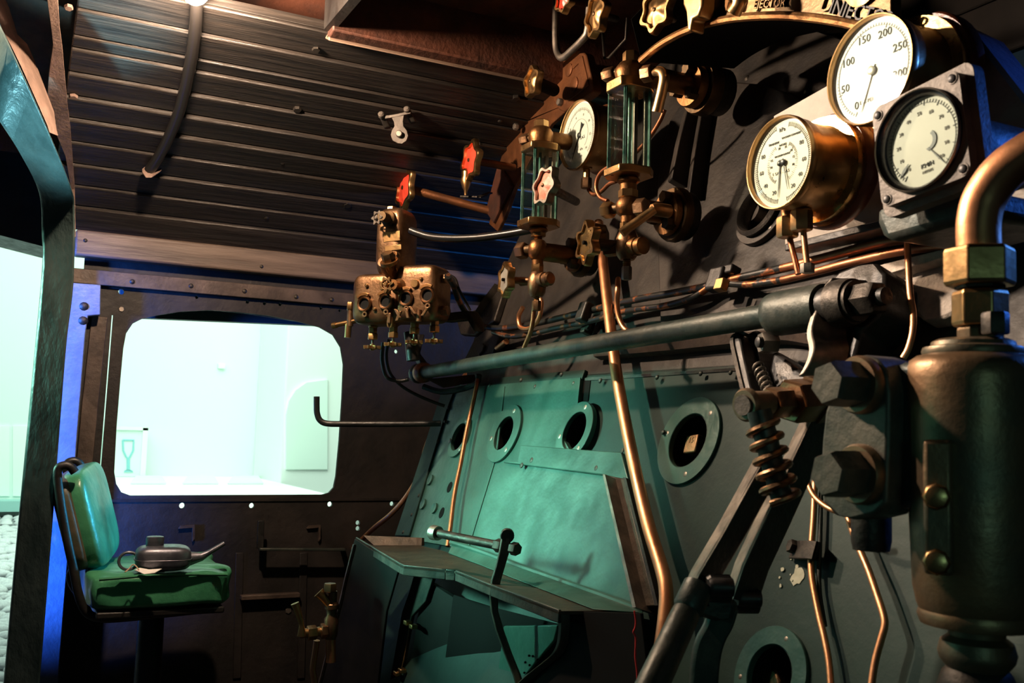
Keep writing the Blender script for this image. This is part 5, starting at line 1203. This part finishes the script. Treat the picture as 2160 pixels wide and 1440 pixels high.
# ================================================================== LUBRICATOR
O = D(848, 620, 2.5); az_ = R(40); hv = V((math.cos(az_), math.sin(az_), 0)); ln = V((math.sin(az_), -math.cos(az_), 0))
def LB(x, y, z=0.0): return hit(x, y, O + ln * z, ln)
lb = thing('lubricator', LB(850, 690, -.03), 'bronze sight-feed lubricator with four round sight glasses, right of the cab window', 'lubricator')
kpx = S(1, O)
bd_ = [(763, 680), (753, 640), (751, 602), (762, 584), (785, 578), (812, 576), (846, 572), (873, 566), (905, 560), (926, 564), (938, 590), (943, 640), (940, 662), (926, 676), (880, 684), (830, 692), (785, 692)]
def lobe(x, y, w_, h_, z, t, name, e=.42, tilt=0.0, nu=40, nv=24):
    u = (hv + ZH * tilt).normalized(); vv = ln.cross(u) * -1; vv = vv if vv.z > 0 else -vv
    c = LB(x, y, z); f = lambda q, m_: math.copysign(abs(q) ** m_, q); b = MB(); vs = []; fs = []
    for j in range(nv + 1):
        ph = -math.pi / 2 + math.pi * j / nv
        for i in range(nu):
            th_ = 2 * math.pi * i / nu
            vs.append(c + u * (w_ * kpx * f(math.cos(ph), e) * f(math.cos(th_), e)) + ln * (t * f(math.cos(ph), e) * f(math.sin(th_), e)) + vv * (h_ * kpx * f(math.sin(ph), e)))
    for j in range(nv):
        for i in range(nu): i2 = (i + 1) % nu; fs.append((j * nu + i, j * nu + i2, (j + 1) * nu + i2, (j + 1) * nu + i))
    return b.add(vs, fs).build(name, 'bronze_body', lb, smooth=80)
lobe(801, 634, 48, 54, -.006, .050, 'reservoir', .36)
lobe(894, 622, 48, 60, -.006, .052, 'reservoir', .36)
lobe(848, 640, 44, 44, -.012, .045, 'reservoir_neck', .5)
lobe(837, 515, 33, 74, -.004, .050, 'tower', .45)
MB().hexa(LB(826, 449, .0), ZH, .013, .016).build('filler_plug', 'brass', lb); MB().lathe(LB(826, 452, .0), ZH, [(.02, -.004), (.02, .004)], 18).build('filler_collar', 'bronze_dark', lb)
for i, (x0, y0, x1, y1) in enumerate([(808, 487, 843, 511), (811, 516, 846, 530)]):
    pl_ = MB().slab([[LB(x0, y0 + 3, .047), LB(x1, y0 - 1, .047), LB(x1 + 1, y1 - 4, .047), LB(x0 + 1, y1, .047)]], -ln * .003).build('name_plate', 'brass', lb, bevel=.001)
for k in range(4):
    q = LB(821 + k * 5, 536 - k * .6, .0465); MB().box(q, hv, ZH, ln, .002, .004, .0015).build('cast_mark', 'bronze', lb)
def boss(x, y, z, prof_, m, name, ax=None, seg=20): return MB().lathe(LB(x, y, z), ax or ln, [(r * kpx, h) for r, h in prof_], seg).build(name, m, lb)
boss(822, 566, .035, [(18, -.02), (18, .0), (16, .03)], 'bronze_body', 'filling_neck', ax=ln + ZH * .6)
boss(822, 556, .06, [(19, 0), (19, .008)], 'bronze', 'filling_flange', ax=ln * .7 + ZH); MB().hexa(LB(822, 553, .06), ln * .7 + ZH, 14 * kpx, .026).build('filling_plug', 'bronze_dark', lb)
def smallwheel(c, ax, r, lobes, m, parent, ph=0):
    u, v, n = basis(ax); A = wheel_loop(c, u, v, r, lobes, .35, lobes * 8, ph); Bh = circ(c, n, r * .62, 24)
    o = MB().slab([A, [p for p in Bh][::-1]], n * .008).build('valve_wheel', m, parent, bevel=.0015)
    MB().lathe(c, n, [(r * .3, -.004), (r * .3, .010), (r * .2, .012)], 12).build('wheel_hub', m, o)
    for i in range(lobes if lobes < 7 else 4):
        t = ph + math.pi * 2 * i / lobes; d = u * math.cos(t) + v * math.sin(t); MB().rod(c + n * .004 + d * r * .25, c + n * .004 + d * r * .68, r * .10, seg=6).build('spoke', m, o)
    return o
boss(826, 464, .035, [(16, 0), (16, .02), (10, .024), (10, .05)], 'bronze_dark', 'needle_valve'); smallwheel(LB(799, 460, .075), ln + V((-.3, 0, 0)), 14 * kpx, 6, 'alu_face', lb)
MB().rod(LB(828, 464, .05), LB(800, 460, .078), .006).build('valve_spindle', 'bronze_dark', lb)
boss(845, 605, .035, [(17, 0), (17, .012), (11, .02), (11, .04)], 'bronze', 'centre_boss'); MB().rod(LB(842, 604, .05), LB(818, 601, .072), .008).build('valve_spindle', 'bronze', lb); smallwheel(LB(817, 601, .072), ln, 15 * kpx, 7, 'brass', lb, .2)
boss(876, 598, .046, [(9, 0), (9, .004), (8, .006)], 'brass', 'cap_screw')
for (x, y) in [(769, 641), (814, 636), (857, 629), (902, 623)]:
    c = LB(x, y, .047)
    MB().lathe(c, ln, [(10 * kpx, -.012), (17 * kpx, -.004), (17 * kpx, .004), (15.5 * kpx, .006), (14 * kpx, .004), (13 * kpx, .0055), (11.5 * kpx, .004), (11 * kpx, -.004)], 28, cap=False).build('sight_ring', 'bronze_body', lb)
    MB().lathe(c, ln, [(11.5 * kpx, -.006), (11.5 * kpx, -.0005)], 20).build('sight_glass', 'rubber', lb)
    u, v, n = basis(ln); pts = [c + n * .001 + (u * math.sin(R(a)) + v * math.cos(R(a))) * 20.5 * kpx for a in range(-52, 44, 12)]
    MB().strip(pts, [(p - c - n * .001).normalized() * 3.4 * kpx for p in pts], ln * .006).build('label_arc', 'bronze', lb, bevel=.001)
    e = LB(x + 2, y + 22, .046); MB().lathe(e, ln, [(2.5 * kpx, -.004), (6 * kpx, -.004), (6 * kpx, .006), (3 * kpx, .006), (2.5 * kpx, -.004)], 14, cap=False).build('ring_lug', 'bronze_body', lb)
for (x, y) in [(774, 602), (791, 652), (889, 588)]: boss(x, y, .045, [(4, 0), (4, .004), (2, .006)], 'brass', 'rivet', seg=10)
for (x, y, ang) in [(823, 660, 0), (836, 652, 30), (846, 656, -20), (858, 650, 15), (866, 646, 40), (904, 648, -35)]:
    d = ZH * -math.cos(R(ang)) + hv * math.sin(R(ang)); c = LB(x, y, .055); MB().strip([c, c + d * .012, c + d * .026], hv * .0045, ln * .006).build('catch_lever', 'bronze_body', lb, bevel=.0015)
u, v, n = basis(ln); c = LB(824, 680, .05)
MB().slab([[c + hv * (.0075 * math.sin(t * .3927)) + ZH * (.017 * math.cos(t * .3927) + (.004 if t in (7, 8, 9) else 0)) for t in range(16)], [c + hv * (.004 * math.sin(t * .3927)) + ZH * (.0125 * math.cos(t * .3927)) for t in range(16)][::-1]], ln * .006).build('link_loop', 'brass', lb)
boss(884, 662, .045, [(6, -.01), (6, .018), (4, .02)], 'bronze_body', 'drain_stub', ax=-ZH)
for (x, ya, yb2, yw) in [(787, 690, 716, 729), (830, 688, 712, 723), (875, 678, 704, 718), (917, 672, 701, 716)]:
    zA, zB, zW = LB(x, ya, .0), LB(x + 1, yb2, .0), LB(x + 3, yw, .0); hh = zA.z - zB.z
    MB().lathe(zA, -ZH, [(10 * kpx, -.008), (10 * kpx, 0), (7 * kpx, .004)], 14).build('valve_seat', 'bronze', lb)
    MB().hexa(V((zA.x, zA.y, zA.z - hh * .48)), ZH, 9.5 * kpx, hh * .45).build('gland_nut', 'brass', lb)
    MB().hexa(V((zA.x, zA.y, zB.z)), ZH, 11 * kpx, hh * .5).build('packing_nut', 'brass', lb)
    MB().rod(V((zA.x, zA.y, zB.z)), V((zA.x, zA.y, zW.z)), .003).build('valve_stem', 'steel_worn', lb)
    smallwheel(V((zA.x, zA.y, zW.z)), -ZH, 17 * kpx, 8, 'brass', lb)
dc = LB(742, 680, .0)
MB().rod(LB(705, 686, .01), LB(772, 672, .0), .0062).build('drain_cock', 'brass', lb); MB().rod(LB(740, 646, .005), LB(738, 688, .005), .0085).build('drain_body', 'bronze_body', lb)
MB().hexa(LB(740, 654, .005), ZH, .011, .02).build('drain_cap', 'brass', lb); MB().rod(LB(735, 684, .005), LB(733, 712, .005), .009, .0085).build('drain_spout', 'brass', lb); MB().rod(LB(702, 687, .01), LB(710, 685, .01), .008).build('drain_grip', 'brass', lb)
for (x, y, r) in [(937, 588, 10), (940, 655, 11)]: MB().lathe(LB(x, y, .0), hv, [(r * kpx, -.01), (r * kpx, .008), (r * .8 * kpx, .009)], 6).build('side_plug', 'bronze_body', lb); 
MB().strip([LB(930, 670, -.05), LB(985, 664, -.08), LB(1000, 690, -.08)], V((0, 0, .012)), (0, .03, 0)).build('bracket', 'iron', lb, bevel=.003)
MB().rod(LB(866, 700, -.03), LB(872, 760, -.03), .017).build('pipe_tail', 'black_paint', lb)

# ================================================================== SEAT, OIL CAN
def rbox(c, ax, ay, az2, hx_, hy_, hz_, e=.28, nu=44, nv=22, disp=None):
    b = MB(); vs = []; fs = []; c = V(c); f = lambda w_, m_: math.copysign(abs(w_) ** m_, w_)
    for j in range(nv + 1):
        ph = -math.pi / 2 + math.pi * j / nv
        for i in range(nu):
            th_ = 2 * math.pi * i / nu
            x = f(math.cos(ph), e) * f(math.cos(th_), e); y = f(math.cos(ph), e) * f(math.sin(th_), e); z = f(math.sin(ph), e)
            d = disp(x, y, z) if disp else 0
            vs.append(c + V(ax) * hx_ * (x * (1 + d * .4)) + V(ay) * hy_ * (y * (1 + d * .4)) + V(az2) * hz_ * (z + d))
    for j in range(nv):
        for i in range(nu): i2 = (i + 1) % nu; fs.append((j * nu + i, j * nu + i2, (j + 1) * nu + i2, (j + 1) * nu + i))
    return b.add(vs, fs)
xn, xf = -2.53, -2.90
yl, yr_ = XP(186, 1270, xn).y, XP(494, 1262, xn).y
zbm, ztp = XP(330, 1284, xn).z, XP(330, 1208, xn).z
st = thing('cab_seat', V(((xn + xf) / 2, (yl + yr_) / 2, zbm - .05)), 'tubular cab seat with green vinyl cushion and backrest, left of the boiler under the window', 'seat')
def wr(x, y, z):
    return .10 * math.sin(5 * x + 3 * y) * math.sin(4 * y + 1) + .08 * math.sin(9 * y + 4 * x + 2 * z) * (1 - abs(z)) + .06 * math.sin(13 * x - 7 * y)
MB_c = rbox(((xn + xf) / 2, (yl + yr_) / 2, (zbm + ztp) / 2), XH, YH, ZH, abs(xn - xf) / 2, (yr_ - yl) / 2, (ztp - zbm) / 2, .22, 64, 30, wr)
MB_c.build('seat_cushion', 'vinyl_green', st, smooth=80)
MB().tube(cr([V((xn + .002, yl + .02, ztp - .010)), V((xn + .004, (yl + yr_) / 2, ztp - .004)), V((xn + .002, yr_ - .02, ztp - .010))], 6), .004, 8).build('cushion_piping', 'vinyl_green', st)
nb, nt_ = XP(196, 1208, -2.60), XP(146, 1000, -2.60); fb = XP(222, 1152, -2.92)
azb = (nt_ - nb); hz2 = azb.length / 2; azb.normalize(); axb = V((-.35, .085, 0)); axb = (axb - azb * axb.dot(azb)).normalized(); ayb = azb.cross(axb).normalized()
cb = (nb + nt_) / 2 + axb * .165 + V((0, .0, 0))
ayb = ayb if ayb.y > 0 else -ayb
rbox(cb - ayb * .0, axb, ayb, azb, .17, .034, hz2 * 1.02, .42, 48, 24).build('backrest', 'vinyl_green', st, smooth=80)
rbox(cb - ayb * .026 - axb * .008, axb, ayb, azb, .174, .028, hz2 * .98, .42, 40, 18).build('backrest_shell', 'vinyl_side', st, smooth=80)
for dx in (0, .30):
    P = [XP(x, y, -2.585) + V((-dx, dx * .12 if y < 1240 else 0, 0)) for x, y in [(158, 996), (148, 984), (132, 982), (121, 996), (128, 1060), (142, 1140), (156, 1205), (165, 1250), (180, 1288), (210, 1303), (260, 1302), (340, 1294), (425, 1285)]]
    MB().tube(cr(P, 4), .0105, 10).build('frame_tube', 'black_paint', st)
MB().abox(xn - .01, xf + .02, yl + .02, yr_ - .02, zbm - .02, zbm - .004).build('seat_base', 'black_paint', st, bevel=.004)
MB().lathe(((xn + xf) / 2, (yl + yr_) / 2, 0.001), ZH, [(.12, 0), (.12, .01), (.035, .02), (.032, zbm - .02)], 20).build('pedestal', 'black_paint', st)
# oil can on the cushion
zc = ztp + .002; oc0 = ZP(345, 1204, zc); oc0 = V((oc0.x - .02, oc0.y, zc))
oc = thing('oil_can', oc0, 'small dented grey oil can with screw cap and slanting spout, lying on the green cushion', 'oil can')
la_ = V((.10, 1, 0)).normalized(); lb_ = V((1, -.10, 0)).normalized(); ko = S(1, oc0)
rbox(oc0 + ZH * ko * 26, la_, lb_, ZH, ko * 56, .05, ko * 26, .5, 40, 20).build('can_body', 'can_metal', oc, smooth=80)
pts = [oc0 + ZH * ko * 24 + la_ * (ko * 57 * math.copysign(abs(math.cos(t)) ** .55, math.cos(t))) + lb_ * (.049 * math.copysign(abs(math.sin(t)) ** .55, math.sin(t))) for t in [2 * math.pi * i / 48 for i in range(49)]]
MB().tube(pts, .0018, 6).build('can_seam', 'can_metal', oc)
cpz = oc0 - la_ * ko * 18 + ZH * ko * 50; MB().lathe(cpz, ZH, [(ko * 17, -.004), (ko * 18, .0), (ko * 18.5, ko * 14), (ko * 17.5, ko * 19), (ko * 16, ko * 20)], 24).build('screw_cap', 'can_metal', oc)
hc = oc0 - la_ * ko * 68 + ZH * ko * 20
ring = [hc + la_ * (ko * 19 * math.cos(t)) + ZH * (ko * 18 * math.sin(t)) for t in [2 * math.pi * i / 24 for i in range(25)]]
MB().tube(ring, ko * 3.2, 8).build('can_handle', 'can_metal', oc)
sa = oc0 + la_ * ko * 50 + ZH * ko * 22
MB().tube([sa, sa + la_ * ko * 28 + ZH * ko * 4, sa + la_ * ko * 42 + ZH * ko * 12, sa + la_ * ko * 74 + ZH * ko * 32], [ko * 16, ko * 9, ko * 6, ko * 4.5], 12).build('spout', 'can_metal', oc)
tg0 = ZP(308, 1207, zc + .006)
pg = thing('paper_tag', tg0, 'small white paper tag on a string, lying in front of the oil can', 'tag')
MB().slab([[tg0 + la_ * a * ko + lb_ * b * .0022 * 1.4 + ZH * h for a, b, h in [(-22, -6, .002), (-12, -10, .006), (14, -9, .0), (30, 0, .007), (16, 9, .002), (-4, 10, .0), (-16, 4, .004)]]], (0, 0, .0012)).build('tag_card', 'paper', pg, smooth=0)
MB().tube(cr([tg0 + la_ * a * ko + lb_ * b * ko + ZH * h for a, b, h in [(-14, 0, .006), (-20, -8, .014), (-26, -14, .016), (-34, -10, .006), (-40, 4, .003)]], 4), .0016, 6).build('tag_string', 'string', pg)

# ================================================================== BITS ON THE LEFT WALL AND FLOOR COCK
hk_ = pipe([(668, 836), (668, 856), (669, 872), (675, 886), (690, 893), (730, 894), (830, 894), (930, 893)], 6.5, 'black bent rod with upturned end in front of the window, lower right', 'black_paint', fn=lambda x, y: D(x, y, 2.62), name='grab_rod'); hk_['category'] = 'rod'
b2 = thing('tool_bracket', LW(640, 1150, .06), 'L-shaped dark bracket on the side wall right of the seat', 'bracket')
MB().strip([LW(550, 1097, .05), LW(548, 1156, .05)], V((0, .010, 0)), (.008, 0, 0)).build('upright', 'black_paint', b2, bevel=.002)
MB().strip([LW(545, 1157, .05), LW(725, 1158, .05)], V((0, 0, .004)), (.02, 0, 0)).build('arm', 'iron_green', b2, bevel=.002)
MB().strip([LW(722, 1158, .05), LW(722, 1158, .0)], V((0, .008, 0)), (0, 0, .006)).build('wall_lug', 'iron', b2)
fc = thing('floor_cock', D(690, 1350, 2.35), 'brass plug cock with lever and oil cup, left of the dark panels under the shelf', 'valve')
dd = 2.36
def fk(x, y, o=0): return D(x, y, dd + o)
MB().lathe(fk(697, 1350), ZH, [(.011, 0), (.016, .012), (.017, .05), (.012, .058), (.013, .072), (.017, .074), (.017, .084), (.011, .09), (.011, .115)], 18).build('cock_body', 'bronze_body', fc)
MB().hexa(fk(696, 1248), ZH, .016, .02).build('top_nut', 'bronze_dark', fc)
MB().tube([fk(694, 1275), fk(684, 1262), fk(672, 1249)], [.008, .010, .014], 14).build('oil_cup', 'brass', fc)
MB().rod(fk(632, 1336, -.03), fk(690, 1330), .011).build('plug_barrel', 'brass', fc); MB().hexa(fk(648, 1335, -.02), fk(690, 1330) - fk(632, 1336, -.03), .017, .022).build('barrel_nut', 'brass', fc)
MB().hexa(fk(676, 1331, -.01), fk(690, 1330) - fk(632, 1336, -.03), .018, .016).build('barrel_nut', 'bronze_body', fc)
MB().tube(cr([fk(636, 1340, -.035), fk(636, 1318, -.035), fk(630, 1295, -.035), fk(622, 1272, -.035)], 4), [.011, .006, .008, .010], 10).build('lever_handle', 'brass', fc)
MB().rod(fk(697, 1345), fk(698, 1395), .012).build('lower_tail', 'copper', fc)
pipe([(668, 1350), (664, 1380), (660, 1410), (664, 1440), (670, 1500)], 7, 'copper pipe below the brass plug cock at the bottom', 'copper', fn=lambda x, y: D(x, y, 2.36))

# ================================================================== ROOF FITTINGS
cd_ = pipe([(414, -40), (415, 0), (412, 60), (404, 120), (392, 180), (376, 240), (352, 298), (330, 338), (316, 358)], 12.5, 'curved dark conduit pipe running down the boarded roof from the lamp', 'cable', fn=lambda x, y: ceil_hit(x, y, .022), name='conduit'); cd_['category'] = 'conduit'
ck = MB().strip([ceil_hit(304, 352, .012), ceil_hit(312, 364, .03), ceil_hit(324, 364, .03), ceil_hit(336, 356, .012)], V((0, .006, .006)), V((.01, 0, -.012))).build('conduit_saddle', 'wood_rib', bevel=.002)
tag(ck, 'small pale saddle clip at the lower end of the roof conduit', 'clip')
hg = thing('roof_hanger', ceil_hit(838, 255, .03), 'pale steel hanger plate with a round end bolted to the boarded roof', 'hanger')
dh_ = depth(ceil_hit(838, 262, .05)); HGp = lambda x, y, o=0.: D(x, y, dh_ + o)
tong = [(826, 248), (852, 243), (850, 256), (851, 266), (858, 275), (861, 286), (857, 297), (848, 303), (838, 302), (828, 296), (824, 284), (827, 274), (832, 266), (831, 257)]
MB().slab([[HGp(x, y) for x, y in tong]], FW * .005).build('hanger_tongue', 'alu_face', hg, bevel=.001)
MB().strip([HGp(812, 247), HGp(838, 243), HGp(866, 236)], V((0, .0, .004)), FW * .03).build('cross_bar', 'alu_face', hg, bevel=.001)
for (x, y) in [(804, 242), (858, 231)]:
    MB().slab([[HGp(x - 6, y), HGp(x + 7, y - 2), HGp(x + 20, y + 26, .03), HGp(x + 6, y + 28, .03)]], FW * .02).build('hanger_lug', 'iron', hg, bevel=.003)
    MB().lathe(HGp(x, y, -.002), -FW + ZH * .4, [(.008, -.006), (.0085, .004), (.005, .008)], 12).build('lug_bolt', 'alu_face', hg)
MB().lathe(HGp(842, 283, -.001), -FW, [(.009, -.002), (.009, .010), (.007, .012)], 16).build('pin', 'steel_worn', hg)
# bare bulb in a small holder (gives the warm light of the cab)
lp_ = thing('roof_lamp', ceil_hit(412, -34, .02), 'glowing bare bulb at the top end of the roof conduit, cut by the upper edge', 'lamp')
pb_ = ceil_hit(412, -18, .075)
MB().ball(pb_, .028, 20).build('bulb', 'bulb_glow', lp_)
MB().lathe(ceil_hit(412, -34, .0), pb_ - ceil_hit(412, -34, .0), [(.035, 0), (.035, .012), (.018, .016), (.016, .045)], 18).build('bulb_holder', 'black_paint', lp_)
for o in SC.objects: o.select_set(False)
